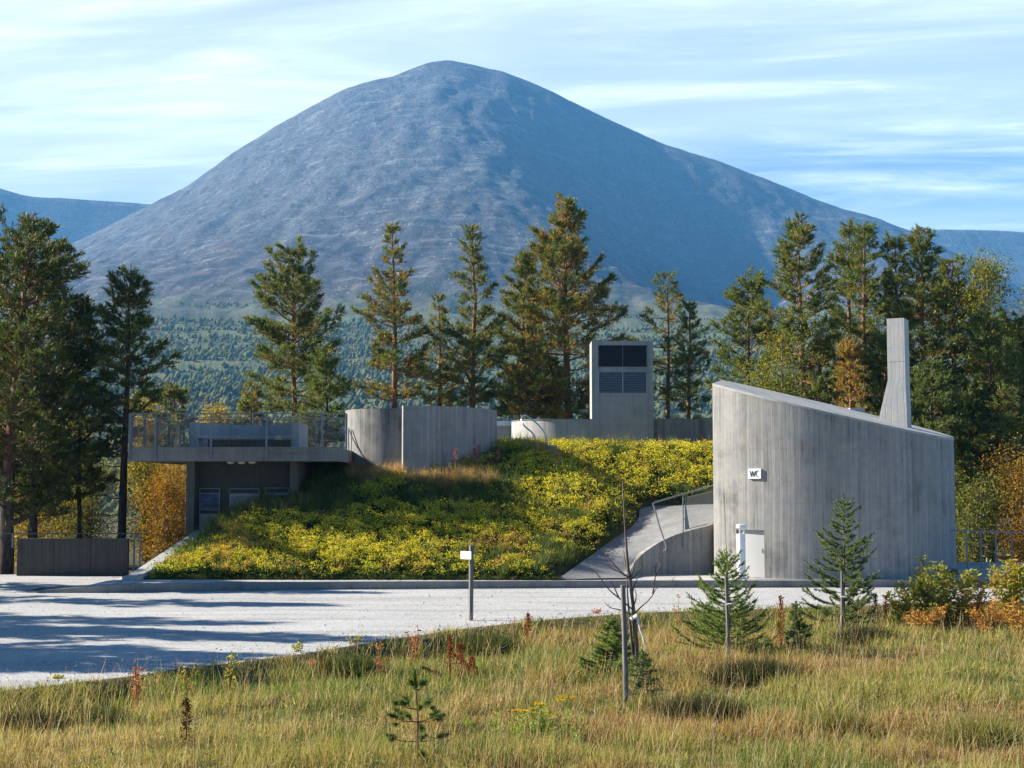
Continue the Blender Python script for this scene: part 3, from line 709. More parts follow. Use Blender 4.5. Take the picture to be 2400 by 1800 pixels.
def meshpanel(name, c00, c10, c11, c01, parent, step=0.05, w=0.0035, mat='galv'):
    """diamond wire mesh inside the quad c00 c10 c11 c01"""
    c = [np.array(q, float) for q in (c00, c10, c11, c01)]
    Lx = np.linalg.norm(c[1] - c[0]); Lz = np.linalg.norm(c[3] - c[0]); mb = MB()
    pt = lambda a, z: tuple((c[0] * (1 - a / Lx) + c[1] * (a / Lx)) * (1 - z / Lz) + (c[3] * (1 - a / Lx) + c[2] * (a / Lx)) * (z / Lz))
    nrm = np.cross(c[1] - c[0], c[3] - c[0]); nrm /= np.linalg.norm(nrm)
    for sgn in (1, -1):
        for k_ in np.arange(-Lz, Lx + Lz, step * 1.414):
            a0, a1 = (k_, k_ + Lz) if sgn > 0 else (k_ + Lz, k_)
            z0, z1 = 0.0, Lz
            def clip(a, z, aa, zz_):
                if a < 0: z = z + (zz_ - z) * (0 - a) / (aa - a); a = 0
                if a > Lx: z = z + (zz_ - z) * (Lx - a) / (aa - a); a = Lx
                return a, z
            if (a0 <= 0 and a1 <= 0) or (a0 >= Lx and a1 >= Lx): continue
            s0 = clip(a0, z0, a1, z1); s1 = clip(a1, z1, a0, z0)
            if abs(s0[0] - s1[0]) < 0.01: continue
            p, q = Vector(pt(*s0)), Vector(pt(*s1)); d_ = (q - p).normalized(); sd = d_.cross(Vector(nrm)) * w; b = len(mb.v); n3 = Vector(nrm) * w
            for e in (p, q):
                for k3 in (sd, -sd * 0.5 + n3 * .87, -sd * 0.5 - n3 * .87): mb.v.append(tuple(e + k3))
            for i in range(3):
                j = (i + 1) % 3; mb.face((b + i, b + j, b + 3 + j, b + 3 + i), [(0, 0)] * 4)
    return mb.build(name, M[mat], parent)
meshpanel('wire_mesh', pp(1606, 1241), pp(1690, 1221, 43.3), pp(1690, 1148, 43.2), pp(1606, 1166), hr)

# right-hand slab and railing
mb = MB(); mb.box(12.95, 22.0, 42.4, 46.5, -0.1, 0.39)
sl = mb.build('terrace', M['conc_sm']); tag(sl, kind='structure')
rr = thing('terrace_railing', 'steel balustrade of plain uprights beside the toilet building', 'railing', (15, 43, 0.39))
rz = lambda px: P(px, 1243 + (px - 2235) * 0.035, 43.0)
mb = MB(); mb.bar(rz(2215), rz(2700), 0.05, 0.045); mb.build('top_rail', M['galv'], rr)
for px in (2265, 2298, 2333, 2371, 2411, 2452):
    q = rz(px); mb = MB(); mb.bar((q[0], q[1], 0.39), (q[0], q[1], q[2] - 0.024), 0.045, 0.022, up=(0, 1, 0)); mb.build('post', M['galv'], rr)

# ------------------------------------------------------------------ viewing deck and information shelter under it
dk = thing('viewing_deck', 'flat concrete viewing deck cantilevered over the information shelter', 'deck', (-9.0, 46.5, 3.6))
DX0, DX1, DY0, DY1 = X(302, 46.5), -5.55, 46.5, 53.6
zd0, zd1 = P(500, 1081, 46.5)[2], P(500, 1050, 46.5)[2]
mb = MB(); mb.box(DX0, DX1, DY0, DY1, zd0, zd1); mb.build('slab', M['conc_kb'], dk)
mb = MB(); mb.box(DX0, DX1, DY0 - 0.03, DY0 - 0.002, zd0 + 0.27, zd1 + 0.012); mb.build('edge_upstand', M['conc_kb'], dk)
bx0, bx1 = P(437, 1100, 47.2)[0], P(697, 1100, 47.2)[0]
sh = thing('information_shelter', 'dark concrete shelter wall with notice panels under the deck', 'shelter', (-8.8, 47.2, 0))
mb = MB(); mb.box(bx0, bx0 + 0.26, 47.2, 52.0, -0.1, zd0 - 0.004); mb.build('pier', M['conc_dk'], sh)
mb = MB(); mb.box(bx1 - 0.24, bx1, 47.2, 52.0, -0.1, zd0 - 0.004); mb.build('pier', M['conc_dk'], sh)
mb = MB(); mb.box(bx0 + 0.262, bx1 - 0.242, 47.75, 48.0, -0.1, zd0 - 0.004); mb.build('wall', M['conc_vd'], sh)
for px in (542, 567, 592):
    q = P(px, 1084, 47.5); mb = MB(); mb.tube([(q[0], 47.45, zd0 - 0.002), (q[0], 47.45, zd0 - 0.05), (q[0], 47.45, zd0 - 0.075)], [0.13, 0.12, 0.05], 14); mb.build('ceiling_lamp', M['white'], sh, smooth=True)
def notice(px0, px1, py0, py1, kind, label):
    Y = 47.68; a, b2 = P(px0, py0, Y), P(px1, py1, Y)
    t = thing('notice_board', label, 'notice board', (a[0], Y, b2[2]), 'notice boards in the shelter')
    mb = MB(); mb.box(a[0], b2[0], Y, Y + 0.06, b2[2], a[2]); mb.build('panel', M['whgrey'], t)
    hh = a[2] - b2[2]
    mb = MB(); mb.box(a[0] + .02, b2[0] - .02, Y - 0.004, Y - 0.001, a[2] - 0.16, a[2] - 0.02); mb.build('header', M['prdark'], t)
    if kind == 0:
        mb = MB(); mb.box(a[0] + .02, b2[0] - .02, Y - 0.004, Y - 0.001, a[2] - 0.70, a[2] - 0.18); mb.build('picture', M['prblue'], t)
        mb = MB(); mb.box(a[0] + .02, b2[0] - .02, Y - 0.004, Y - 0.001, a[2] - 0.84, a[2] - 0.72); mb.build('picture', M['prdark'], t)
        mb = MB()
        for r in range(9): mb.box(a[0] + .05, b2[0] - .06 - 0.08 * (r % 3), Y - 0.004, Y - 0.001, a[2] - 0.93 - r * 0.05, a[2] - 0.918 - r * 0.05)
        mb.build('print', M['prgrey'], t)
    else:
        mb = MB(); mb.box(a[0] + .05, b2[0] - .05, Y - 0.004, Y - 0.001, a[2] - 1.15, a[2] - 0.24); mb.build('map', M['prmap'], t)
M['whgrey'] = plain('notice_white', (0.26, 0.28, 0.29), 0.5, 0, 0.04)
M['prdark'] = plain('print_dark', (0.025, 0.022, 0.025), 0.5, 0, 0.5, 9)
M['prgrey'] = plain('print_grey', (0.28, 0.29, 0.30), 0.5)
k = NT('print_mountain_photo'); n_ = k.noise(k.scale(k.pos(), (1, 1, 3)), 2.5, 6, 0.7); M['prblue'] = k.fin(k.mix(k.ramp(n_, 0.35, 0.65), (0.02, 0.03, 0.05), (0.07, 0.12, 0.24)), 0.4)
k = NT('print_map'); n_ = k.noise(k.pos(), 3.0, 6, 0.7); M['prmap'] = k.fin(k.mix(k.ramp(n_, 0.4, 0.6), (0.15, 0.17, 0.165), (0.22, 0.235, 0.235)), 0.5)
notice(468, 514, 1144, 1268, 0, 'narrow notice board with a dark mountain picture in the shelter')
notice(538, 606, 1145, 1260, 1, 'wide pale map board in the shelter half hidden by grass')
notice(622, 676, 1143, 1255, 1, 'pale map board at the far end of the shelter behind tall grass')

# bench box on the deck
bn = thing('deck_bench', 'concrete bench niche with curved back on the viewing deck', 'bench', (-8.8, 48, zd1))
zt_ = P(500, 990, 47.6)[2]
mb = MB(); mb.box(bx0, bx0 + .25, 47.5, 49.6, zd1 + .003, zt_); mb.build('side_wall', M['conc_sm'], bn)
mb = MB(); mb.box(bx1 - .25, bx1, 47.5, 49.6, zd1 + .003, zt_); mb.build('side_wall', M['conc_sm'], bn)
cxm = (bx0 + bx1) / 2; hw = (bx1 - bx0) / 2 - 0.252; n = 24
def curve(dep, y0): return [(cxm - hw + 2 * hw * i / n, y0 + dep * (1 - ((i / n) * 2 - 1) ** 2)) for i in range(n + 1)]
fr = curve(0.9, 48.1); bkk = [(x, y + 0.2) for x, y in reversed(fr)]
mb = MB(); mb.prism(fr + bkk, zd1 + 0.40, lambda x, y: zt_ - 0.02); mb.build('backrest', M['conc_sm'], bn, smooth=True)
fr2 = curve(0.9, 47.62); b3 = [(x, y + 0.478) for x, y in reversed(fr2)]
mb = MB(); mb.prism(fr2 + b3, zd1 + 0.36, zd1 + 0.46); mb.build('seat', M['conc_lt'], bn, smooth=True)
mb = MB(); mb.box(cxm - hw, cxm + hw, 49.3, 49.5, zd1 + .003, zd1 + 0.36); mb.build('base_wall', M['conc_dk'], bn)  # dark concrete stands in for the shaded void under the seat

# deck railings
def railing(name, label, pts, zb, zt, post_dn, nbay, mesh=True, second=True):
    t = thing(name, label, 'railing', (*pts[0], zb))
    for p, q in zip(pts[:-1], pts[1:]):
        p, q = np.array(p), np.array(q)
        mb = MB(); mb.bar((*p, zt), (*q, zt), 0.05, 0.035); mb.build('top_rail', M['galv'], t)
        if second:
            mb = MB(); mb.bar((*p, zt - 0.13), (*q, zt - 0.13), 0.025, 0.025); mb.build('mid_rail', M['galv'], t)
            mb = MB(); mb.bar((*p, zb + 0.02), (*q, zb + 0.02), 0.02, 0.02); mb.build('bottom_rail', M['galv'], t)
    for (x, y) in nbay:
        mb = MB(); mb.bar((x, y, zb - post_dn), (x, y, zt - 0.02), 0.065, 0.02, up=(0, 1, 0))
        for zz_ in ((zb - post_dn + 0.06, zb - 0.1) if post_dn > 0.2 else ()): mb.tube([(x, y - 0.02, zz_), (x, y - 0.034, zz_)], 0.016, 6)
        mb.build('post', M['galv'], t)
    if mesh:
        for p, q in zip(nbay[:-1], nbay[1:]):
            meshpanel('wire_mesh', (*p, zb + 0.03), (*q, zb + 0.03), (*q, zt - 0.13), (*p, zt - 0.13), t, 0.052, 0.003)
    return t
zr = P(500, 969, 46.44)[2]
fp_ = [(P(px, 1000, 46.44)[0], 46.44) for px in (304, 365, 495, 625, 755, 812)]
railing('deck_railing', 'wire mesh railing along the front of the viewing deck', [fp_[0], fp_[-1]], zd1, zr, zd1 - zd0 - 0.03, fp_)
rp_ = [(-12.1 + i * 1.62, 53.5) for i in range(5)]
railing('deck_railing', 'rear railing of the viewing deck seen through the front mesh', [rp_[0], rp_[-1]], zd1, P(500, 984, 53.5)[2], 0.0, rp_)
sp_ = [(DX0 + 0.05, 46.6 + i * 1.72) for i in range(5)]
railing('deck_railing', 'end railing of the viewing deck beside the pine', [sp_[0], sp_[-1]], zd1, zr, 0.0, sp_)

# ------------------------------------------------------------------ concrete drums
z_l = P(927, 957, 49.7)[2]; z_r = P(960, 950, 49.0)[2]
t = thing('concrete_drum', 'smaller lit concrete drum joined to the viewing deck', 'drum', (-4.02, 51.6, 1.5), 'concrete drums on the mound')
mb = MB(); arcwall(mb, -4.02, 51.6, 1.9, 0.2, -150, 150, 0.5, z_l, 64); mb.build('wall', M['conc'], t, smooth=True)
k_ = M['conc_sm']
t = thing('concrete_drum', 'larger shaded concrete drum with a bright cut end', 'drum', (-3.28, 51.8, 1.5), 'concrete drums on the mound')
mb = MB(); arcwall(mb, -4.5, 52.86, 3.95, 0.3, 12, 160, 0.5, z_r, 60); mb.build('wall', M['conc'], t, smooth=True)
# mesh guard where the deck meets the drum
gt = thing('mesh_guard', 'wedge of wire mesh with a curved dark bar against the small drum', 'guard', P(820, 1100, 49.6))
Yg = 49.75
mb = MB(); mb.bar(P(817, 1003, Yg + .8), P(818, 1092, Yg + .8), 0.03); mb.build('upright', M['dkmetal'], gt)
cb = [(817, 1004), (824, 1022), (836, 1046), (849, 1066), (862, 1084), (876, 1100), (884, 1108)]
mb = MB(); mb.tube([P(a, b_, Yg + .75 - 0.14 * i) for i, (a, b_) in enumerate(cb)], 0.022, 6); mb.build('curved_bar', M['dkmetal'], gt, smooth=True)

# ------------------------------------------------------------------ ventilation tower
TY = 62.0; tx0, tx1 = P(1387, 900, TY)[0], P(1531, 900, TY)[0]; tz = P(1450, 799, TY)[2]
vt = thing('ventilation_tower', 'rectangular concrete ventilation tower with two dark louvres', 'tower', ((tx0 + tx1) / 2, TY, 3.5))
L0, L1 = P(1402, 900, TY)[0], P(1517, 900, TY)[0]
zu1, zu0 = P(1450, 809, TY)[2], P(1450, 860, TY)[2]; zl1, zl0 = P(1450, 871, TY)[2], P(1450, 922, TY)[2]
mb = MB()
mb.box(tx0, L0, TY, TY + 1.6, 3.0, tz); mb.box(L1, tx1, TY, TY + 1.6, 3.0, tz)
mb.box(L0 + .002, L1 - .002, TY + .002, TY + 1.59, 3.0, zl0); mb.box(L0 + .002, L1 - .002, TY + .03, TY + 1.59, zl1, zu0); mb.box(L0 + .002, L1 - .002, TY + .002, TY + 1.59, zu1, tz - .002)
mb.build('tower_body', M['conc_sm'], vt)
mb = MB(); mb.box(L0, L1, TY + .25, TY + .3, zl0, zu1); mb.build('dark_backing', M['black'], vt)  # black sheet painted as the darkness behind the slats
for z0, z1, mt, nm in ((zu0, zu1, 'dkmetal', 'upper louvre with near-black slats'), (zl0, zl1, 'blmetal', 'lower louvre with blue-grey slats')):
    mb = MB()
    for a, b_ in ((L0, L0 + .04), (L1 - .04, L1), ((L0 + L1) / 2 - .02, (L0 + L1) / 2 + .02)): mb.box(a, b_, TY - .03, TY + .1, z0, z1)
    mb.box(L0 + .041, L1 - .041, TY - .025, TY + .1, z1 - .03, z1 - .002); mb.box(L0 + .041, L1 - .041, TY - .025, TY + .1, z0 + .002, z0 + .03)
    fo = mb.build('louvre_frame', M[mt], vt); tag(fo, nm)
    ns = 11; first = None
    for i in range(ns):
        zz_ = z0 + .05 + (z1 - z0 - .1) * (i + .5) / ns
        for a, b_ in ((L0 + .042, (L0 + L1) / 2 - .022), ((L0 + L1) / 2 + .022, L1 - .042)):
            if first is None:
                mb = MB(); mb.bar((a, TY + .03, zz_), (b_, TY + .03, zz_), 0.085, 0.014, up=(0, -0.62, 0.78)); first = mb.build('slat', M[mt], fo); fz, fa = zz_, a
            else: dup(first, fo, (a - fa, 0, zz_ - fz))
for i, (a, b_, c_, e_) in enumerate(((1481, 866, 1486, 862), (1486, 862, 1485, 867), (1490, 862, 1491, 867), (1494, 863, 1498, 863), (1496, 863, 1496, 867), (1500, 866, 1504, 862), (1505, 867, 1509, 863))):
    sc_ = MB(); sc_.bar(P(a, b_, TY + .028), P(c_, e_, TY + .028), 0.004, 0.022, up=(0, 1, 0)); sc_.build('scrawl', M['prgrey'], vt)

# low walls round the roof terrace
zlw = P(1325, 983, 60.1)[2]
t = thing('terrace_wall', 'low curved wall lit bright at its end left of the ventilation tower', 'wall', (2.3, 62.4, 3.4), 'low walls round the roof terrace')
mb = MB(); arcwall(mb, 2.28, 62.4, 2.3, 0.2, -92, 28, 3.0, zlw, 44); mb.build('wall', concrete('terrace_concrete', (0.42, 0.42, 0.41), board=0.9, tone=0.03, streak=0.12, dark=0.25), t, smooth=True)
mb = MB(); arcwall(mb, 2.28, 62.4, 2.33, 0.26, -92, 28, zlw + .002, zlw + .03, 44); mb.build('coping', M['galv'], t, smooth=True)
t = thing('terrace_wall', 'short grey wall with white cap beside the larger drum', 'wall', (-0.2, 63, 3.4), 'low walls round the roof terrace')
mb = MB(); mb.box(-0.9, 0.05, 63.0, 63.2, 3.0, P(1180, 998, 63)[2]); mb.build('wall', M['conc_sm'], t)
mb = MB(); mb.box(-0.95, 0.05, 62.95, 63.25, P(1180, 998, 63)[2] + .002, P(1180, 987, 63)[2]); mb.build('coping', M['white'], t)
t = thing('terrace_wall', 'dark low wall right of the ventilation tower', 'wall', (6.5, 62.8, 3.4), 'low walls round the roof terrace')
mb = MB(); mb.box(tx1 + .003, P(1640, 980, 62.8)[0], 62.6, 62.8, 3.0, P(1600, 981, 62.6)[2]); mb.build('wall', M['conc'], t)
t = thing('terrace_wall', 'pale end wall between the dark low wall and the toilet building', 'wall', (8.3, 63, 3.4), 'low walls round the roof terrace')
mb = MB(); a = P(1641, 980, 62.9)[0]; mb.prism([(a, 62.9), (a + 1.6, 62.5), (a + 1.6, 62.7), (a, 63.1)], 3.0, P(1650, 979, 62.9)[2]); mb.build('wall', M['conc_sm'], t)
t = thing('rear_rail', 'thin steel rail behind the low curved wall', 'railing', (-0.2, 65, 3.4))
mb = MB(); q = P(1176, 983, 65); mb.bar((q[0] - .6, 65, q[2]), (3.0, 65, q[2]), 0.04); mb.build('top_rail', M['galv'], t)
for x in (-0.9, 0.6, 2.1): mb = MB(); mb.bar((x, 65, 3.4), (x, 65, q[2] - .02), 0.04); mb.build('post', M['galv'], t)
ss = thing('stair_landing', 'concrete landing slab at the head of the stair on the mound', 'landing', (-0.2, 53, 3.5))
a, b_ = P(1170, 1050, 53.2), P(1243, 1066, 53.2); mb = MB(); mb.box(a[0], b_[0], 53.2, 55.0, b_[2] - .6, a[2]); mb.build('slab', M['conc_sm'], ss)
a, b_ = P(1244, 1046, 53.0), P(1305, 1068, 52.6); mb = MB(); mb.prism([(a[0], 52.8), (b_[0], 52.4), (b_[0] - .2, 54.6), (a[0], 54.9)], 3.2, a[2]); mb.build('step', M['conc_lt'], ss)
lp = thing('loop_handrail', 'bright bent steel handrail loop at the head of the stair', 'handrail', P(1270, 1058, 52.6))
pts = [(1259, 1060, 52.5), (1258, 1045, 52.5), (1255, 1028, 52.5), (1248, 1015, 52.5), (1238, 1006, 52.5), (1228, 997, 52.55), (1223, 988, 52.65), (1223, 979, 52.8), (1228, 974, 52.95), (1235, 976, 53.0), (1248, 984, 53.0), (1262, 996, 53.0), (1275, 1012, 53.0), (1282, 1028, 53.0), (1285.5, 1044, 53.0), (1286, 1060, 53.0)]
mb = MB(); mb.tube(resamp(np.array([P(*p) for p in pts]), 50), 0.03, 10); mb.build('tube', M['steel'], lp, smooth=True)
mb = MB(); mb.bar(P(1279.5, 1062, 52.98), P(1279.5, 1020, 52.98), 0.03, 0.06, up=(0, 1, 0)); mb.build('support', M['dkmetal'], lp)

# ------------------------------------------------------------------ parapet on the left
pz = P(100, 1262, 45.3)[2]
pw = thing('parapet_wall', 'dark cast concrete parapet in the shade of the big pine', 'wall', (-13.5, 45.3, 0))
x0 = P(40, 1300, 45.3)[0]; x1 = P(300, 1300, 45.3)[0]; w3 = (x1 - x0) / 3
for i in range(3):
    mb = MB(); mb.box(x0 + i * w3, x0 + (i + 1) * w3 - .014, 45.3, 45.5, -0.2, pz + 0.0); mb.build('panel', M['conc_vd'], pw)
pr = thing('parapet_railing', 'thin steel rail above the parapet wall with bare end posts', 'railing', (-13.5, 45.5, pz))
zr2 = P(100, 1251, 45.4)[2]
mb = MB(); mb.bar((x0 - .6, 45.6, zr2), (P(337, 1250, 45.6)[0], 45.6, zr2), 0.03); mb.build('top_rail', M['dkmetal'], pr)
for px in (30, 122, 252): q = P(px, 1255, 45.6); mb = MB(); mb.bar((q[0], 45.6, pz - .3), (q[0], 45.6, zr2 - .02), 0.05, 0.02, up=(0, 1, 0)); mb.build('post', M['galv'], pr)
for px in (315, 329): q = P(px, 1255, 45.6); mb = MB(); mb.bar((q[0], 45.6, 0.0), (q[0], 45.6, zr2 - .02), 0.055, 0.02, up=(0, 1, 0)); mb.build('post', M['galv'], pr)
# ------------------------------------------------------------------ vegetation builders
def unit(v): return v / np.maximum(np.linalg.norm(v, axis=-1, keepdims=True), 1e-9)
class LC:
    """collects leaf-sized faces: triangles (needles) and bent diamonds (leaves)"""
    def __init__(s): s.tv = []; s.tc = []; s.qv = []; s.qc = []
    def needles(s, p, d, L, w, c, r=None):
        """p, d (n,3); L, w scalar or (n,); c (n,3)"""
        n = len(p); sd = unit(np.cross(d, rng.normal(size=(n, 3)))) * (np.broadcast_to(w, (n,))[:, None] / 2)
        tip = p + d * np.broadcast_to(L, (n,))[:, None]
        s.tv.append(np.stack([p - sd, p + sd, tip], 1)); s.tc.append(np.repeat(c[:, None], 3, 1))
    def leaves(s, p, d, L, w, c, bend=0.25, nrm=None):
        n = len(p); q = rng.normal(size=(n, 3)) if nrm is None else nrm
        sd = unit(np.cross(d, q)); nn = np.cross(sd, d); L = np.broadcast_to(L, (n,))[:, None]; w = np.broadcast_to(w, (n,))[:, None]
        m = p + d * L * 0.5; tip = p + d * L - nn * L * bend
        s.qv.append(np.stack([p, m + sd * w / 2, tip, m - sd * w / 2], 1)); s.qc.append(np.repeat(c[:, None], 4, 1))
    def ntri(s): return sum(len(a) for a in s.tv) + 2 * sum(len(a) for a in s.qv)
    def build(s, name, mat, parent=None):
        V, C, Fa = [], [], []; b = 0
        if s.tv:
            v = np.concatenate(s.tv); V.append(v.reshape(-1, 3)); C.append(np.concatenate(s.tc).reshape(-1, 3)); Fa.append(np.arange(len(v) * 3).reshape(-1, 3)); b = len(v) * 3
        if s.qv:
            v = np.concatenate(s.qv); V.append(v.reshape(-1, 3)); C.append(np.concatenate(s.qc).reshape(-1, 3))
            q = np.arange(len(v) * 4).reshape(-1, 4) + b; Fa.append(q[:, [0, 1, 3]]); Fa.append(q[:, [1, 2, 3]])
        return raw(name, np.concatenate(V), np.concatenate(Fa), mat, parent, col=np.clip(np.concatenate(C), 0, 1))
def rdir(n, up=0.0):
    v = rng.normal(size=(n, 3)); v[:, 2] += up; return unit(v)
def pick(n, cols, p, var=0.25):
    c = np.array(cols)[rng.choice(len(cols), n, p=np.array(p) / sum(p))]; return c * rng.uniform(1 - var, 1 + var, (n, 1)) * rng.uniform(0.92, 1.08, (n, 3))

PG = [(0.095, 0.15, 0.045), (0.14, 0.185, 0.05), (0.20, 0.215, 0.06)]       # pine needles
PO = [(0.36, 0.215, 0.05), (0.42, 0.26, 0.07)]                                  # last year's needles turning
TREES = {}; NEED = 22
def pine(label, px, top, Y, hw, cbpy, orange=0.25, dens=1.0, lean=0.0, seed=0, zg=-0.4, bare=False, upw=1.0, group='pines around the buildings', mat='pinebark', prof_pow=0.72, trunk_r=None, fork=None, x=None, Hh=None, W=None, cb=None, needle=1.0, ragged=0.36, need=22, tint=1.0):
    global rng
    keep, rng = rng, np.random.default_rng(1000 + seed)
    if x is None: x = P(px, 1140, Y)[0]
    if Hh is None: Hh = P(px, top, Y)[2] - zg
    if W is None: W = 1.38 * hw / F * Y
    if cb is None: cb = max(0.06, 0.92 * (P(px, cbpy, Y)[2] - zg) / Hh)
    t = thing('pine_tree', label, 'tree', (x, Y, zg), group)
    n = 14; ts = np.linspace(0, 1, n); wob = np.cumsum(rng.normal(size=(n, 2)) * 0.03, 0) * Hh / 12; wob[0] = 0
    tr = np.stack([x + wob[:, 0] + lean * Hh * ts ** 1.5, Y + wob[:, 1], zg + Hh * ts], -1)
    r0 = trunk_r or 0.0125 * Hh + 0.025
    mb = MB(); mb.tube(tr, list(r0 * (1 - ts) ** 0.85 + 0.012), 9, False)
    at = lambda h: np.array([np.interp(h, ts, tr[:, i]) for i in range(3)])
    lc = LC()
    zs_ = []; h = cb
    while h < 0.975:
        zs_.append(h); h += rng.uniform(0.010, 0.046) * (12 / max(Hh, 5)) ** 0.6 / dens ** 0.5
    # dead snags under the crown
    for h in np.arange(cb * 0.45, cb, 0.05):
        if rng.random() < 0.6:
            b = at(h); a = rng.uniform(0, 6.28); d = np.array([math.cos(a), math.sin(a), rng.uniform(-.2, .1)]); L = W * rng.uniform(.2, .55)
            mb.tube([b, b + d * L * .5 + (0, 0, -.03), b + d * L + (0, 0, rng.uniform(-.1, .25))], [.022, .014, .005], 4, False)
    az = rng.uniform(0, 6.28)
    for h in zs_:
        rel = (h - cb) / (1 - cb)
        for _ in range(rng.integers(3, 6) if rel < 0.9 else 3):
            az += 2.4 + rng.uniform(-.5, .5)
            L = W * (1 - rel) ** prof_pow * (0.55 + 0.45 * min(1, rel * 3.5)) * rng.uniform(1 - 2 * ragged, 1.12) + 0.10
            if L < 0.15: L = 0.15
            pit = math.radians(4 + 52 * rel ** 1.2 * upw + rng.uniform(-20, 20))
            d = np.array([math.cos(az) * math.cos(pit), math.sin(az) * math.cos(pit), math.sin(pit)])
            b = at(h); s_ = np.array([0, .25, .5, .75, 1.0]); sagl = L * rng.uniform(0.06, 0.2)
            limb = b + d * (L * s_)[:, None] + np.stack([0 * s_, 0 * s_, -0.25 * sagl * np.sin(s_ * 3.1) + sagl * s_ ** 2.2], -1) + rng.normal(size=(5, 3)) * 0.025 * L * s_[:, None]
            mb.tube(limb, list(np.array([.030, .022, .015, .009, .003]) * (0.45 + 0.5 * L)), 3, False)
            m = max(5, int(L * 15 * dens + 1)); ss = 1 - rng.random(m) ** 1.3 * (0.70 if L > 0.8 else 0.9)
            base = np.stack([np.interp(ss, s_, limb[:, i]) for i in range(3)], -1)
            side = rng.choice([-1, 1], m) * rng.uniform(.35, 1.25, m); hd = math.atan2(d[1], d[0]) + side
            tl = (0.16 + 0.42 * (1 - ss) * L + 0.10) * rng.uniform(.6, 1.2, m); tl = np.minimum(tl, 0.95) * 1.1
            td = unit(np.stack([np.cos(hd), np.sin(hd), rng.uniform(-.2, .95, m) + 0.25 * rel], -1))
            for i in range(m):
                if tl[i] > 0.3 and rng.random() < 0.3: mb.tube([base[i], base[i] + td[i] * tl[i]], [.010, .004], 3, False)
            K = int(need * .82); f = rng.uniform(.22, 1.08, m * K); bd = np.repeat(td, K, 0); bp = np.repeat(base, K, 0) + bd * (np.repeat(tl, K) * f)[:, None]; sv = np.repeat(ss, K)
            isor = np.repeat(rng.random(m), K) + .25 * rng.random(m * K) < orange * (1.35 - 0.8 * f * (sv > .6))
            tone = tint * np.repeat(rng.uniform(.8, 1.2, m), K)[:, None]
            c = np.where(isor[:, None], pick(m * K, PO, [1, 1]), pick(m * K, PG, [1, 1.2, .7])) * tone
            dd = unit(bd * .8 + np.array([0, 0, .4]) + rng.normal(size=bp.shape) * .55)
            lc.needles(bp + rng.normal(size=bp.shape) * .025, dd, rng.uniform(.10, .19, len(bp)) * needle, .038 * needle, c)
            q = np.repeat(limb[-1:], 14, 0); lc.needles(q - d * .1 * rng.random((14, 1)), unit(d + rng.normal(size=(14, 3)) * .6), .16 * needle, .034 * needle, pick(14, PG, [1, 1.2, .7]))
    if fork:
        for (h, dx, dy, hh, r_) in fork:
            b = at(h); e = b + np.array([dx, dy, hh]); mid = b + np.array([dx * .62, dy * .62, hh * .38])
            mb.tube(resamp(np.array([b, mid, e]), 8), list(np.linspace(r_, r_ * .3, 8)), 7, False)
            fk = resamp(np.array([b, mid, e]), 20); wv = 0.55 * W
            for _ in range(60):
                p0 = fk[rng.integers(9, 20)]; d0 = rdir(1, .5)[0]; l0 = wv * rng.uniform(.25, .7); mb.tube([p0, p0 + d0 * l0], [.012, .004], 3, False); K = 40
                bp = p0 + d0 * (l0 * rng.uniform(.15, 1.05, K))[:, None] + rng.normal(size=(K, 3)) * .08; lc.needles(bp, unit(d0 * .7 + np.array([0, 0, .4]) + rng.normal(size=(K, 3)) * .6), rng.uniform(.1, .19, K), .036, tint * pick(K, PG, [1, 1.2, .7]))
    if not bare: lc.build('crown', M['needle'], t)
    mb.build('trunk', M[mat], t, smooth=True, sharp=None)
    TREES[label] = lc.ntri(); rng = keep
    return t
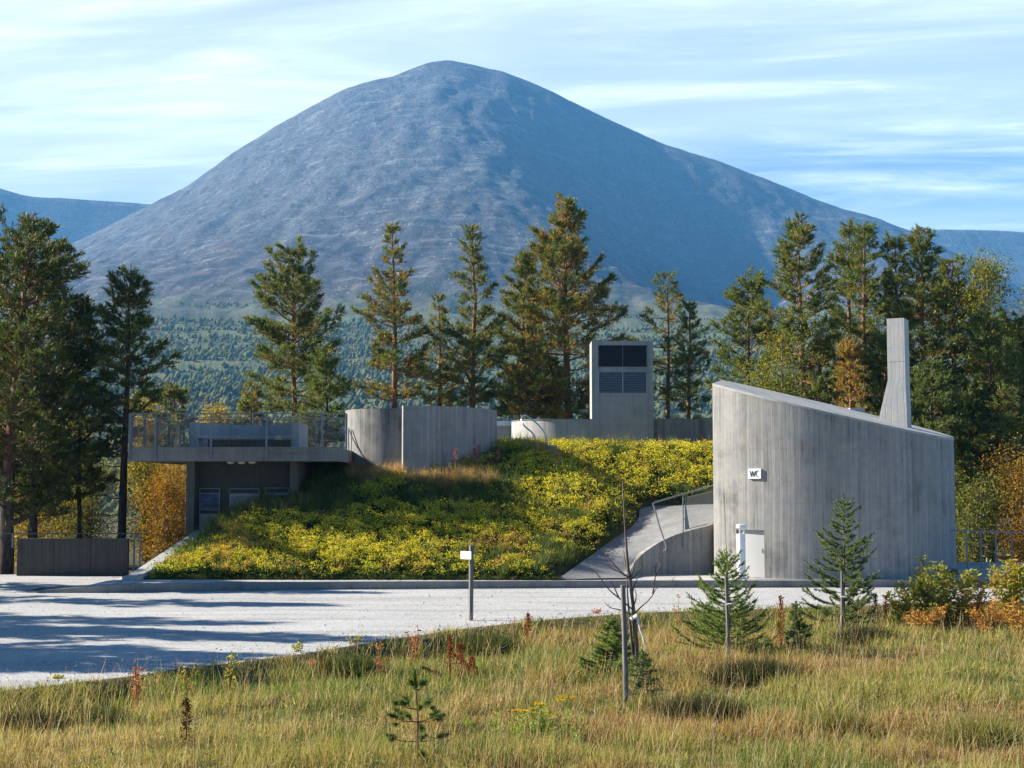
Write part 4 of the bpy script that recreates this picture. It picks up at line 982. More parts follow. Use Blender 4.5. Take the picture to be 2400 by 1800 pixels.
def broad(name, label, px, top, Y, hw, bot, cols, pr, seed, zg=-0.4, n=5200, leaf=0.085, stems=4, group=None, cat='tree', bmat='birchbark', gap=0.5, tall=True):
    global rng
    keep, rng = rng, np.random.default_rng(3000 + seed)
    x = P(px, 1140, Y)[0]; zt = P(px, top, Y)[2]; W = hw / F * Y; Hh = zt - zg; zb = max(P(px, bot, Y)[2], zg + 0.25)
    t = thing(name, label, cat, (x, Y, zg), group); mb = MB(); lc = LC()
    cl = []
    for s in range(stems):
        a = rng.uniform(0, 6.28); rr = W * rng.uniform(0, .5) if stems > 1 else 0
        e = np.array([x + math.cos(a) * rr, Y + math.sin(a) * rr, zt - (0.02 + rng.uniform(0, .3) * (s > 0)) * Hh]); b = np.array([x + math.cos(a) * rr * .25, Y + math.sin(a) * rr * .25, zg])
        st = resamp(np.array([b, b * .55 + e * .45 + np.append(rng.normal(size=2) * .06 * W, 0), e]), 9); mb.tube(st, list(np.linspace(.012 * Hh + .012, .006, 9)), 6, False)
        for h in np.linspace(max(.08, (zb - zg) / Hh), .97, int(8 + Hh * 2.4)):
            bb = np.array([np.interp(h, np.linspace(0, 1, 9), st[:, i]) for i in range(3)]); a = rng.uniform(0, 6.28); rel = (h - .1) / .9
            L = W * (0.25 + 0.75 * math.sin(math.pi * min(1, (0.18 + 0.80 * rel)))) * rng.uniform(.35, .95)
            d = np.array([math.cos(a), math.sin(a), rng.uniform(.25, .95)]); d /= np.linalg.norm(d); e2 = bb + d * L
            mb.tube([bb, bb + d * L * .6, e2], [.014, .009, .003], 4, False)
            for f in (.45, .7, .9, 1.0): cl.append((bb + d * L * f + rng.normal(size=3) * .06, 0.16 + .10 * rng.random() + .05 * W))
    cp = np.array([c[0] for c in cl]); cr = np.array([c[1] for c in cl]); keepc = rng.random(len(cp)) > gap * 0.35; cp, cr = cp[keepc], cr[keepc]
    i = rng.integers(0, len(cp), n); tone = pick(len(cp), cols, pr, .2)
    p = cp[i] + rng.normal(size=(n, 3)) * cr[i][:, None] * np.array([1, 1, .8]); p[:, 2] = np.maximum(p[:, 2], zg + .05)
    lc.leaves(p, rdir(n, -.2), rng.uniform(.7, 1.3, n) * leaf, rng.uniform(.55, .85, n) * leaf, tone[i] * rng.uniform(.75, 1.25, (n, 1)))
    lc.build('crown', M['leaf'], t); mb.build('trunk', M[bmat], t, smooth=True, sharp=None)
    TREES[label] = lc.ntri(); rng = keep
    return t

# ------------------------------------------------------------------ pines
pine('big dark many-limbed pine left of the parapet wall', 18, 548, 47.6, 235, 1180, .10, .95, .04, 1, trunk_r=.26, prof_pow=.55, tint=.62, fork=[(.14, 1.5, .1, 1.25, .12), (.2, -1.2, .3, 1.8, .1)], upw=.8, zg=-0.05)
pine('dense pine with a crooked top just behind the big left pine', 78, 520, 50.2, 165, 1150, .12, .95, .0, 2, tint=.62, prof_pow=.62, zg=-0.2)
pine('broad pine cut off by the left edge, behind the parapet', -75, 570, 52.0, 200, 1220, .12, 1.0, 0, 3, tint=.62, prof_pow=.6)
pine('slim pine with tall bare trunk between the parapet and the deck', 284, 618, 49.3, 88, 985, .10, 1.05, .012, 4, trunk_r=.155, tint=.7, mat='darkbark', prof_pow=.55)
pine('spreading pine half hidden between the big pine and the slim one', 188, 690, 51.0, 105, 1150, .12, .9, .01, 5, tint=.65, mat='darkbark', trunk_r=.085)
pine('full round-topped pine above the deck bench', 690, 583, 70, 128, 930, .22, 1.25, -.02, 6, prof_pow=.55)
pine('small dark conical pine beside the round-topped pine', 765, 818, 60, 50, 1010, .12, 1.5, 0, 7, mat='darkbark', prof_pow=.75)
pine('tall narrow open pine with crooked top left of the drums', 932, 517, 67, 100, 905, .42, .9, -.012, 8, prof_pow=1.0, ragged=.42)
pine('short slender brownish pine between two taller ones', 1024, 684, 71, 72, 930, .36, .85, 0, 9, prof_pow=.95)
pine('tall spire-topped pine behind the larger drum', 1112, 521, 69, 82, 915, .22, 1.05, -.005, 10, prof_pow=.85)
pine('largest rust-tinged pine left of the ventilation tower', 1335, 461, 68, 150, 950, .46, 1.4, .0, 11, trunk_r=.27, fork=[(.12, .9, -.2, 2.2, .1), (.1, -1.0, 0, 1.8, .1)], prof_pow=.72)
pine('green pine leaning against the left of the largest pine', 1212, 585, 71, 82, 940, .30, 1.3, .015, 12, prof_pow=.8)
pine('low bushy pine at the foot of the largest pine', 1258, 800, 66.5, 95, 985, .40, 1.1, 0, 13, prof_pow=.6)
pine('airy pine right of the ventilation tower', 1556, 640, 70, 92, 905, .26, .75, .015, 14, prof_pow=.75, ragged=.42)
pine('narrow green pine next to the airy one', 1617, 700, 68, 46, 960, .12, .85, -.005, 15, prof_pow=.8)
pine('small olive pine beyond the deck railing', 402, 898, 62, 52, 1060, .25, 1.15, 0, 16)
pine('small rusty pine top showing behind the deck railing', 590, 905, 63, 55, 1060, .45, 1.1, 0, 17)
pine('tall orange-barked pine behind the toilet building', 1884, 520, 58, 118, 900, .24, 1.2, -.008, 18, trunk_r=.2, prof_pow=.62)
pine('green pine at the left end of the right-hand grove', 1766, 640, 60, 92, 1000, .14, 1.05, -.01, 19, prof_pow=.6)
pine('twin-like pine with the thinner top behind the chimney', 2003, 522, 63, 85, 900, .22, 1.05, .01, 20, prof_pow=.7)
pine('tall dark pine with the rounder top behind the chimney', 2046, 514, 60.5, 78, 930, .18, 1.05, 0, 21, prof_pow=.7)
pine('bushy pine just right of the chimney top', 2108, 558, 63, 86, 950, .26, 1.05, 0, 22, prof_pow=.6)
pine('tall dense pine right of the chimney', 2166, 532, 60, 92, 960, .22, 1.1, 0, 23, prof_pow=.65)
pine('brownish pine between the chimney and the yellow birch', 2238, 598, 61.5, 95, 1000, .34, 1.15, 0, 24, prof_pow=.6)
pine('small grey-green pine rising from behind the roof edge', 2188, 848, 54, 72, 1050, .06, 1.35, 0, 25, mat='darkbark')
pine('dead brown young pine behind the slanting roof', 1996, 798, 55.5, 48, 960, .95, .55, 0, 26)
pine('dark shaded pine beyond the terrace railing', 2325, 745, 56.5, 100, 1180, .22, 1.1, 0, 27, mat='darkbark', prof_pow=.5)
pine('lower dark pine right behind the toilet building', 2276, 905, 56, 75, 1270, .16, 1.2, 0, 28, mat='darkbark', prof_pow=.5)
pine('dark pine at the right edge behind the orange birch', 2408, 740, 61, 120, 1200, .22, 1.1, 0, 29, mat='darkbark', prof_pow=.5)
pine('short pine filling the gap beside the chimney foot', 2075, 800, 57.5, 75, 1010, .14, 1.15, 0, 36, prof_pow=.5)
pine('short pine low behind the middle of the roof', 1925, 830, 60.0, 70, 1010, .3, 1.1, 0, 37, prof_pow=.5)
# pines standing on the left beyond the frame, whose shadows cross the gravel
for i, (x, y, hh, w) in enumerate(((-19.5, 37.5, 8.6, 1.7), (-22.0, 33.2, 9.6, 1.9), (-18.0, 29.8, 9.0, 1.6), (-24.5, 28.0, 8.4, 2.2), (-15.6, 24.6, 6.3, 1.5), (-19.0, 41.5, 8.5, 2.0), (-17.2, 26.6, 7.4, 2.0), (-21.5, 31.0, 8.8, 2.2))):
    pine(('tall thin roadside pine', 'tallest roadside pine', 'mid-sized roadside pine', 'broad roadside pine', 'shortest roadside pine', 'rearmost roadside pine', 'round-crowned roadside pine', 'dense roadside pine')[i] + ' throwing a long shadow over the gravel', 0, 0, y, 0, 0, .12, .8, 0, 40 + i, x=x, Hh=hh, W=w, cb=.3, group='pines along the road on the left', zg=-.1, needle=2.4, need=8)

YG = [(0.27, 0.25, 0.045), (0.18, 0.20, 0.04), (0.36, 0.29, 0.045), (0.12, 0.145, 0.035)]
OR = [(0.38, 0.21, 0.045), (0.31, 0.16, 0.035), (0.40, 0.27, 0.05), (0.21, 0.14, 0.04)]
OL = [(0.15, 0.17, 0.05), (0.20, 0.205, 0.055), (0.28, 0.24, 0.055), (0.10, 0.125, 0.04)]
YE = [(0.50, 0.36, 0.05), (0.42, 0.31, 0.045), (0.34, 0.22, 0.04), (0.22, 0.21, 0.04)]
broad('birch_tree', 'yellow-green birch at the left of the right-hand grove', 1800, 770, 53, 92, 1010, YG, [3, 3, 1, 2], 1, group='birches around the buildings', n=10000)
broad('birch_tree', 'tall yellow-topped birch right of the pines', 2318, 594, 59, 105, 1000, YG, [3, 3, 2, 3], 2, group='birches around the buildings', n=15000, stems=4, leaf=.1)
broad('birch_tree', 'olive birch cut off by the right edge', 2405, 655, 65, 85, 1050, OL, [2, 2, 1, 2], 3, group='birches around the buildings', n=8000, leaf=.1)
broad('birch_tree', 'orange birch beyond the terrace railing at the right edge', 2398, 1035, 51, 115, 1330, OR, [3, 2, 3, 1], 4, group='birches around the buildings', n=11000, stems=6, zg=-.2)
broad('shrub', 'grey-green willow shrub behind the terrace railing', 2278, 1120, 49.5, 70, 1330, OL, [3, 2, 1, 2], 5, n=5500, stems=6, cat='shrub', zg=-.2, bmat='twig')
broad('birch_tree', 'glowing orange young birch left of the shelter', 388, 1085, 55.5, 80, 1330, OR, [3, 3, 2, 1], 6, group='birches around the buildings', n=11000, stems=7, leaf=.07)
broad('birch_tree', 'pale orange sapling behind the orange young birch', 432, 1060, 57.0, 50, 1300, OR, [2, 1, 3, 1], 7, group='birches around the buildings', n=5500, stems=4, leaf=.07)
broad('shrub', 'large olive willow behind the parapet wall', 205, 1085, 57.5, 105, 1330, OL, [3, 3, 2, 2], 8, n=11000, stems=7, cat='shrub', bmat='twig', leaf=.075)
broad('birch_tree', 'yellow birch behind the trunk of the big pine', 70, 1110, 58.0, 85, 1340, YE, [3, 3, 1, 2], 9, group='birches around the buildings', n=9000, stems=5)
broad('birch_tree', 'golden birch crown over the left end of the deck', 338, 915, 63, 75, 1120, YE, [3, 3, 2, 2], 10, group='birches around the buildings', n=8500, stems=4)
broad('birch_tree', 'yellow birch glimpsed through the big left pine', 140, 965, 60, 110, 1250, YE, [3, 2, 2, 2], 11, group='birches around the buildings', n=9500, stems=5)
broad('shrub', 'green and gold willow under the left end of the deck', 345, 1062, 60, 75, 1260, OL, [2, 3, 3, 1], 12, n=7000, stems=5, cat='shrub', bmat='twig')
broad('shrub', 'brown-gold shrub seen under the deck beside the drum', 758, 1050, 58, 75, 1150, OL, [2, 2, 3, 3], 13, n=6500, stems=5, cat='shrub', bmat='twig')
broad('birch_tree', 'golden birch seen through the deck railing', 505, 945, 66, 60, 1060, YE, [3, 2, 2, 1], 14, group='birches around the buildings', n=6000, stems=4)
broad('shrub', 'low olive shrub row beyond the deck mesh', 700, 965, 59.5, 90, 1080, OL, [3, 2, 1, 3], 15, n=7500, stems=6, cat='shrub', bmat='twig')
broad('shrub', 'yellow shrub low behind the left side of the slanting roof', 1850, 860, 53.5, 70, 1020, YG, [2, 3, 1, 2], 16, n=6000, stems=5, cat='shrub', bmat='twig')

# ------------------------------------------------------------------ lady's mantle on the mound: one mass of yellow-green flower heads over dark leaves
def tuft_grass(lc, px_, py_, pz_, n, L, w, cols, pr, lean=.5, spread=.08):
    m = len(px_); i = np.repeat(np.arange(m), n); N = len(i)
    a = rng.uniform(0, 6.28, N); o = np.abs(rng.normal(size=N)) * spread
    p = np.stack([np.asarray(px_)[i] + np.cos(a) * o, np.asarray(py_)[i] + np.sin(a) * o, np.asarray(pz_)[i]], -1)
    d = unit(np.stack([np.cos(a) * lean * rng.random(N), np.sin(a) * lean * rng.random(N), np.ones(N)], -1))
    Ls = np.broadcast_to(L, (m,))[i] * rng.uniform(.5, 1.1, N)
    tone = pick(m, cols, pr, .2)
    lc.leaves(p, d, Ls, w, tone[i] * rng.uniform(.8, 1.2, (N, 1)), bend=rng.uniform(.0, .35, (N, 1)))
def mound_plants():
    n = 10500
    x = rng.uniform(-10.4, 9.4, n); y = rng.uniform(40.85, 61.9, n); k = moundmask(x, y) & moundmask(x + .15, y); x, y = x[k], y[k]
    # spacing: denser where it is near
    keep = rng.random(len(x)) < np.where(y < 47, 1.0, .72); x, y = x[keep], y[keep]; z = zmound(x, y)
    gr = fbm(x / 2.2, y / 1.5, 4, 31)
    shelter = sm(45.0, 46.6, y) * (1 - sm(-6.3, -4.2, x))                        # the grassy strip in front of the shelter
    grassy = (gr + .9 * shelter > .66)
    ochre = fbm(x / 1.1, y / .8, 3, 33) > .63
    lc = LC(); fl = LC(); gs = LC()
    q = ~grassy; xq, yq, zq = x[q], y[q], z[q]; m = len(xq)
    R = rng.uniform(.17, .31, m); hh = rng.uniform(.16, .34, m)
    # leaves
    i = np.repeat(np.arange(m), np.where(yq < 46, 30, 14)); a = rng.uniform(0, 6.28, len(i)); rr = np.sqrt(rng.random(len(i))) * R[i] * 1.15
    p = np.stack([xq[i] + np.cos(a) * rr, yq[i] + np.sin(a) * rr, zq[i] + hh[i] * rng.uniform(.05, .75, len(i))], -1)
    d = unit(np.stack([np.cos(a), np.sin(a), rng.uniform(-.5, .5, len(i))], -1))
    lc.leaves(p, d, rng.uniform(.06, .12, len(i)), rng.uniform(.06, .11, len(i)), pick(len(i), [(.06, .11, .025), (.09, .14, .03), (.045, .08, .025)], [2, 1, 1]), bend=.15, nrm=np.array([[0, 0, 1.0]]) + rng.normal(size=(len(i), 3)) * .35)
    # frothy flower heads: several sprays per clump, each a little cloud
    ns = 9; j = np.repeat(np.arange(m), ns); a = rng.uniform(0, 6.28, len(j)); rr = np.sqrt(rng.random(len(j))) * R[j] * 1.1
    sc_ = np.stack([xq[j] + np.cos(a) * rr, yq[j] + np.sin(a) * rr, zq[j] + hh[j] * (1.05 - .45 * (rr / R[j]) ** 2) + rng.normal(size=len(j)) * .03], -1)
    oc = (ochre[q])[j] & (rng.random(len(j)) < .7)
    tone = np.where(oc[:, None], pick(len(j), [(.56, .38, .08), (.46, .30, .09)], [1, 1]), pick(len(j), [(.72, .61, .06), (.64, .57, .06), (.46, .47, .07)], [3, 2, 1.4]))
    fs = sc_[:, 1] - 40.8; sr, _ = polydist(sc_[:, 0], sc_[:, 1], RAc); hole = fbm(sc_[:, 0] / .55, sc_[:, 1] / .5, 3, 37)
    vis = rng.random(len(j)) < .92 * (.30 + .70 * sm(.1, .8, fs)) * np.where((sr > 0) & (sr < .7), .45, 1) * (.35 + .65 * sm(.36, .48, hole)); sc_, tone = sc_[vis], tone[vis]
    i = np.repeat(np.arange(len(sc_)), np.where(sc_[:, 1] < 45, 10, np.where(sc_[:, 1] < 50, 7, 5)))
    p = sc_[i] + rng.normal(size=(len(i), 3)) * np.array([.055, .055, .035]); bg = np.where(sc_[i][:, 1] < 45, 1.05, np.where(sc_[i][:, 1] < 50, 1.22, 1.4))
    fl.leaves(p, rdir(len(i), .4), rng.uniform(.03, .05, len(i)) * bg, rng.uniform(.026, .042, len(i)) * bg, tone[i] * rng.uniform(.8, 1.2, (len(i), 1)), bend=.1)
    # grass among the flowers
    g = grassy; tuft_grass(gs, x[g], y[g], z[g], 34, rng.uniform(.22, .62, g.sum()), .012, [(.09, .14, .03), (.14, .19, .05), (.20, .20, .06), (.07, .11, .03)], [3, 2, 1, 2], .7, .12)
    s = rng.random(len(x)) < .12; tuft_grass(gs, x[s], y[s], z[s], 10, rng.uniform(.45, .8, s.sum()), .010, [(.16, .21, .07), (.32, .27, .13)], [2, 1], .5, .08)
    # front rim: short green growth spilling to the paving
    xr = rng.uniform(-10.3, 2.7, 1500); yr = 40.75 + np.abs(rng.normal(size=1500)) * .22; k = moundmask(xr, yr + .05); xr, yr = xr[k], yr[k]
    tuft_grass(gs, xr, yr, np.full(len(xr), .19), 8, .16, .014, [(.08, .12, .03), (.14, .16, .05), (.22, .19, .08)], [3, 2, 1], .9, .08)
    # feathery straw grass at the foot of the drums
    xs_ = np.concatenate([rng.uniform(-5.4, -3.4, 55), rng.uniform(-3.3, -.5, 80), rng.uniform(-8.9, -6.4, 14), rng.uniform(.5, 1.6, 30)])
    ys_ = np.concatenate([rng.uniform(48.6, 49.5, 55), rng.uniform(47.8, 48.8, 80), rng.uniform(45.6, 46.6, 14), rng.uniform(51, 53, 30)])
    st = LC(); tuft_grass(st, xs_, ys_, zmound(xs_, ys_), 46, rng.uniform(.35, .75, len(xs_)), .007, [(.60, .40, .20), (.42, .27, .13), (.36, .27, .15)], [2, 1, 1], .8, .09)
    tag(lc.build('ground_leaves', M['leaf']), label='dark lobed leaves under the yellow flowers on the mound', cat='ground cover', kind='stuff')
    tag(fl.build('yellow_flowers', M['flower']), label='frothy yellow flower heads covering the mound', cat='flowers', kind='stuff')
    tag(gs.build('mound_grass', M['grass']), label='green grass tufts growing between the yellow flowers', cat='grass', kind='stuff')
    tag(st.build('straw_grass', M['grass']), label='feathery straw-coloured grass at the foot of the concrete drums', cat='grass', kind='stuff')
    print('mound tris', lc.ntri(), fl.ntri(), gs.ntri(), st.ntri())
mound_plants()

# pink fireweed spikes against the larger drum
def spike(name, label, cat, px, py0, py1, Y, cols, stem_c, group=None, leaf=.03, n=90, bend=(0, 0), branch=0, mat='leaf', top=.35, dens=1.0, w0=.05):
    a = P(px, py1, Y); b = P(px, py0, Y); t = thing(name, label, cat, a, group)
    a, b = np.array(a), np.array(b) + np.array([bend[0], bend[1], 0]); mid = (a + b) / 2 + np.array([bend[0] * -.3, 0, 0])
    st = resamp(np.array([a - (0, 0, .1), mid, b]), 8); mb = MB(); mb.tube(st, list(np.linspace(.012, .004, 8)), 5, False)
    lc = LC(); f = top + (1 - top) * rng.random(n); p = np.stack([np.interp(f, np.linspace(0, 1, 8), st[:, i]) for i in range(3)], -1)
    wid = w0 * (1.15 - f) / (1.15 - top) + .008
    p = p + rng.normal(size=(n, 3)) * wid[:, None] * np.array([1, 1, .3])
    lc.leaves(p, rdir(n, .3), rng.uniform(.7, 1.3, n) * leaf, leaf * .7, pick(n, cols, [1] * len(cols), .25))
    mb.build('stem', stem_c, t); tag(lc.build('seed_head' if name == 'dock_plant' else 'flower_head', M[mat], t), kind='stuff')
    return t
M['redstem'] = plain('red_brown_stem', (0.16, 0.06, 0.035), 0.8)
M['grstem'] = plain('green_stem', (0.10, 0.11, 0.04), 0.8)
PK = [(.42, .10, .13), (.34, .09, .12), (.30, .12, .09)]
for px, p0, p1, Y, lb in ((1069, 1054, 1085, 48.4, 'leftmost of the pink fireweed spikes by the large drum'), (1112, 1050, 1082, 48.6, 'pink fireweed spike standing close beside the tallest one'), (1122, 1045, 1083, 48.7, 'tallest pink fireweed spike by the large drum'), (1167, 1048, 1090, 48.9, 'pink fireweed spike near the right end of the large drum')):
    spike('fireweed', lb, 'wildflower', px, p0, p1, Y, PK, M['redstem'], 'pink fireweed on the mound', .05, 60)
# ------------------------------------------------------------------ meadow
def zmead(x, y):
    x = np.asarray(x, float); y = np.asarray(y, float); d = yedge(x) - y
    z = -0.30 * sm(0.0, 1.3, d) + 0.16 * (fbm(x / 2.3, y / 2.0, 4, 51) - .5) * sm(0, 1.5, d) + 0.07 * (fbm(x / .5, y / .5, 3, 52) - .5) * sm(0, .6, d)
    return z + 1.45 * (1 - sm(1.5, 12.0, y)) * sm(-1, 3, d)
def meadow():
    xs = np.concatenate([np.linspace(-40, -15, 16), np.linspace(-14.6, 17.6, 226), np.linspace(18, 50, 16)])
    tt = np.concatenate([np.linspace(0, .35, 14), np.linspace(.36, 1, 170)])
    ye = yedge(xs) + .06; Y0 = -6.0
    YY = Y0 + (ye[None] - Y0) * tt[:, None]; XX = np.repeat(xs[None], len(tt), 0); Z = zmead(XX, YY) + np.where(tt > .999, -.03, 0.012)[:, None]
    k = NT('meadow_soil'); pos = k.pos(); n = k.noise(pos, 0.9, 6, .65); n2 = k.noise(pos, 11.0, 5, .7)
    c = k.mix(k.ramp(n, .35, .65), (.085, .085, .03), (.15, .11, .05)); c = k.mix(k.ramp(n2, .4, .7), c, (.05, .05, .02)); k.bump(n2, .8, .04)
    tag(raw('meadow', np.stack([XX, YY, Z], -1).reshape(-1, 3), grid(len(xs), len(tt)), k.fin(c, .95, 0, .1), smooth=True), kind='structure')
meadow()
GC = np.array([(.17, .25, .05), (.29, .33, .07), (.50, .41, .18), (.68, .56, .31), (.40, .23, .10), (.46, .41, .10)])   # green, yellow-green, straw, pale straw, rust, gold
def meadow_grass():
    lc = LC()
    def field(n, ymax_pow):
        u = rng.random(n); y = (12.5 ** -.55 + u * (36.5 ** -.55 - 12.5 ** -.55)) ** (-1 / .55)
        x = (rng.uniform(-1, 1, n) * (0.375 * y + 2.0) + .6); k = y < yedge(x) - .02 + .6 * (fbm(x * 1.3, y * 0, 4, 7) - .5); return x[k], y[k]
    cx, cy = field(22000, 1)
    n = 205000; i = rng.integers(0, len(cx), n); x = cx[i] + rng.normal(size=n) * .10; y = cy[i] + rng.normal(size=n) * .10
    x2, y2 = field(115000, 1); cl = np.concatenate([np.ones(len(x), bool), np.zeros(len(x2), bool)])
    ox = np.concatenate([x - cx[i], 0 * x2]); oy = np.concatenate([y - cy[i], 0 * x2]); x = np.concatenate([x, x2]); y = np.concatenate([y, y2])
    k = y < yedge(x) + .04 + .7 * (fbm(x * 1.3, y * 0, 4, 7) - .52); x, y, ox, oy = x[k], y[k], ox[k], oy[k]; n = len(x)
    A = fbm(x / 1.7, y / 1.5, 4, 61); B = fbm(x / .75, y / .7, 3, 62); Rr = fbm(x / 3.5, y / 2.0, 4, 63)
    right = sm(-2, 4, x - (y - 20) * .1)
    hgt = (.11 + .22 * sm(.35, .7, B)) * np.interp(y, [13, 36], [.85, 1.05]) * rng.uniform(.5, 1.35, n)
    d_edge = yedge(x) - y; hgt *= .45 + .55 * sm(0, 1.0, d_edge)
    wts = np.stack([sm(.46, .58, A) * 3.2 * (1 - .45 * right), .75 * np.ones(n), .42 + .5 * right * sm(.4, .6, Rr), .30 * sm(.4, .65, Rr) * 1.5, (.10 + 2.8 * right * sm(.38, .54, Rr) + .5 * sm(.55, .65, Rr)), .28 * (1 - sm(.42, .6, A))], -1)
    wts /= wts.sum(1, keepdims=True); cum = wts.cumsum(1); ci = (rng.random(n)[:, None] > cum).sum(1).clip(0, 5)
    col = GC[ci] * rng.uniform(.6, 1.2, (n, 1))
    wx = .25 + .12 * rng.normal(size=n)
    d = unit(np.stack([ox * 3.2 + rng.normal(size=n) * .28 + .05, oy * 3.2 + rng.normal(size=n) * .28, np.ones(n)], -1))
    w = .0068 * (y / 15) ** .9 * rng.uniform(.7, 1.3, n)
    lc.leaves(np.stack([x, y, zmead(x, y) - .01], -1), d, hgt, w, col, bend=rng.uniform(-.05, .45, (n, 1)))
    tag(lc.build('meadow_grass', M['grass']), label='green, straw and rust coloured meadow grass in front of the gravel road', cat='grass', kind='stuff')
    # thin flowering stalks standing above the grass
    st = LC(); x, y = field(9000, 1); n = len(x); L = rng.uniform(.35, .7, n) * (.5 + .5 * sm(0, 1, yedge(x) - y)); d = unit(np.stack([rng.normal(size=n) * .2 + .08, rng.normal(size=n) * .15, np.ones(n)], -1)); z = zmead(x, y)
    p = np.stack([x, y, z], -1); c = pick(n, [(.66, .54, .32), (.56, .42, .22), (.42, .25, .13)], [2, 2, 1])
    st.leaves(p, d, L, .0035 * (y / 15), c, bend=.12)
    m = rng.random(n) < .7; pt = (p + d * L[:, None])[m]; q = np.repeat(pt, 5, 0); st.leaves(q + rng.normal(size=q.shape) * np.array([.006, .006, .045]) - np.array([0, 0, .04]), rdir(len(q), 1.6), .018, .0035 * np.repeat(y[m], 5) / 15, np.repeat(c[m], 5, 0) * 1.05, bend=.1)
    tag(st.build('grass_stalks', M['grass']), label='thin pale seed stalks standing above the meadow grass', cat='grass', kind='stuff')
    # small glossy-leaved willow herbs low in the grass
    gl = LC(); x, y = field(2600, 1); k = fbm(x / 1.6, y / 1.2, 3, 71) > .53; x, y = x[k], y[k]; m = len(x); z = zmead(x, y); N = 13; i = np.repeat(np.arange(m), N)
    hh = rng.uniform(.10, .32, m); f = rng.random(len(i)); a = rng.uniform(0, 6.28, len(i)); p = np.stack([x[i] + rng.normal(size=len(i)) * .03, y[i] + rng.normal(size=len(i)) * .03, z[i] + hh[i] * (.2 + .8 * f)], -1)
    gl.leaves(p, unit(np.stack([np.cos(a), np.sin(a), rng.uniform(.1, 1.1, len(i))], -1)), rng.uniform(.035, .065, len(i)), rng.uniform(.012, .020, len(i)), pick(len(i), [(.10, .15, .05), (.16, .20, .08), (.20, .19, .07), (.28, .20, .06)], [3, 2, 1, .6]), bend=.15)
    tag(gl.build('meadow_herbs', M['glossleaf']), label='low glossy-leaved herbs scattered through the meadow grass', cat='herbs', kind='stuff')
    print('grass tris', lc.ntri(), st.ntri(), gl.ntri())
meadow_grass()
def PG_(px, py):
    """ground point of the meadow seen at photo pixel"""
    x, y, _ = G(px, py, -.25)
    for _ in range(6): x, y, _ = G(px, py, float(zmead(x, y)))
    return np.array([x, y, float(zmead(x, y))])

# ------------------------------------------------------------------ sign post and tree stakes
b = PG_(1103, 1492); zt = P(1106, 1278, b[1])[2]
sp_ = thing('trail_post', 'grey wooden post with a small white sign at the edge of the gravel', 'signpost', b)
an = math.radians(22); ux = np.array([math.cos(an), math.sin(an), 0]); uy = np.array([-math.sin(an), math.cos(an), 0])
mb = MB(); mb.bar(b - (0, 0, .3), (b[0] + .015, b[1], zt), 0.078, 0.078, up=tuple(uy)); mb.build('post', M['stake'], sp_)
c0 = np.array(P(1094.5, 1301, b[1] - .075)); bt = math.radians(44); tv = np.array([math.cos(bt), -math.sin(bt), 0]); nv = np.array([-math.sin(bt), -math.cos(bt), 0])
w_ = 25 / F * b[1] / 2 / math.cos(bt); h_ = 18 / F * b[1]; c0 = c0 + nv * .03
mb = MB(); mb.bar(c0 - tv * w_, c0 + tv * w_, .012, h_); pl = mb.build('sign_plate', M['white'], sp_)
pq = lambda a, z: c0 + tv * (a * w_) + nv * .0075 + np.array([0, 0, z * h_ / 2])
mb = MB()
for (a, z, c_, e_) in ((-.72, .55, -.72, -.5), (-.80, .48, -.64, .48), (-.76, -.15, -.66, -.15)): mb.bar(pq(a, z), pq(c_, e_), .002, .008, up=tuple(nv))
mb.build('emblem', M['red'], pl)
mb = MB()
for (a, z, c_, e_) in ((-.38, -.08, -.30, .10), (-.30, .10, -.27, -.12), (-.10, -.22, -.02, .05), (-.02, .05, .06, -.12), (.10, -.12, .12, .05), (.18, .05, .26, -.1), (.3, -.12, .36, .06), (.4, .06, .48, -.12), (.48, .12, .5, -.12)):
    mb.bar(pq(a, z), pq(c_, e_), .002, .007, up=tuple(nv))
mb.build('lettering', M['prgrey'], pl)

def stake(px, py, top, label, lean=0, tie=None, w=.055):
    b = PG_(px, py); zt = P(px, top, b[1])[2]; t = thing('tree_stake', label, 'stake', b, 'wooden stakes supporting young trees')
    tx = P(px + lean, top, b[1])[0]; mb = MB(); mb.tube([b - (0, 0, .3), ((b[0] + tx) / 2 + .004, b[1], (b[2] + zt) / 2), (tx, b[1], zt)], [w * .55, w * .53, w * .5], 10); mb.build('post', M['stake'], t, smooth=True, sharp=50)
    return t, b
s1, b1 = stake(1468, 1662, 1371, 'tall split grey stake before the bare sapling', -8, w=.072)
s2, b2 = stake(1707, 1558, 1351, 'grey stake in front of the bright green larch', -5)
s3, b3 = stake(1973, 1482, 1338, 'grey stake in front of the larch by the toilet wall', 0)
def tie(parent, px, py, Y, dx, label=None):
    mb = MB(); a = np.array(P(px, py, Y)); mb.tube([a + np.array([-.055, -.05, 0]), a + np.array([.03, -.055, .01]), a + np.array([dx, .05, .02])], .014, 5); return mb.build('tie', M['white'], parent)
tie(s2, 1709, 1416, b2[1], .1); tie(s3, 1975, 1399, b3[1], .09)

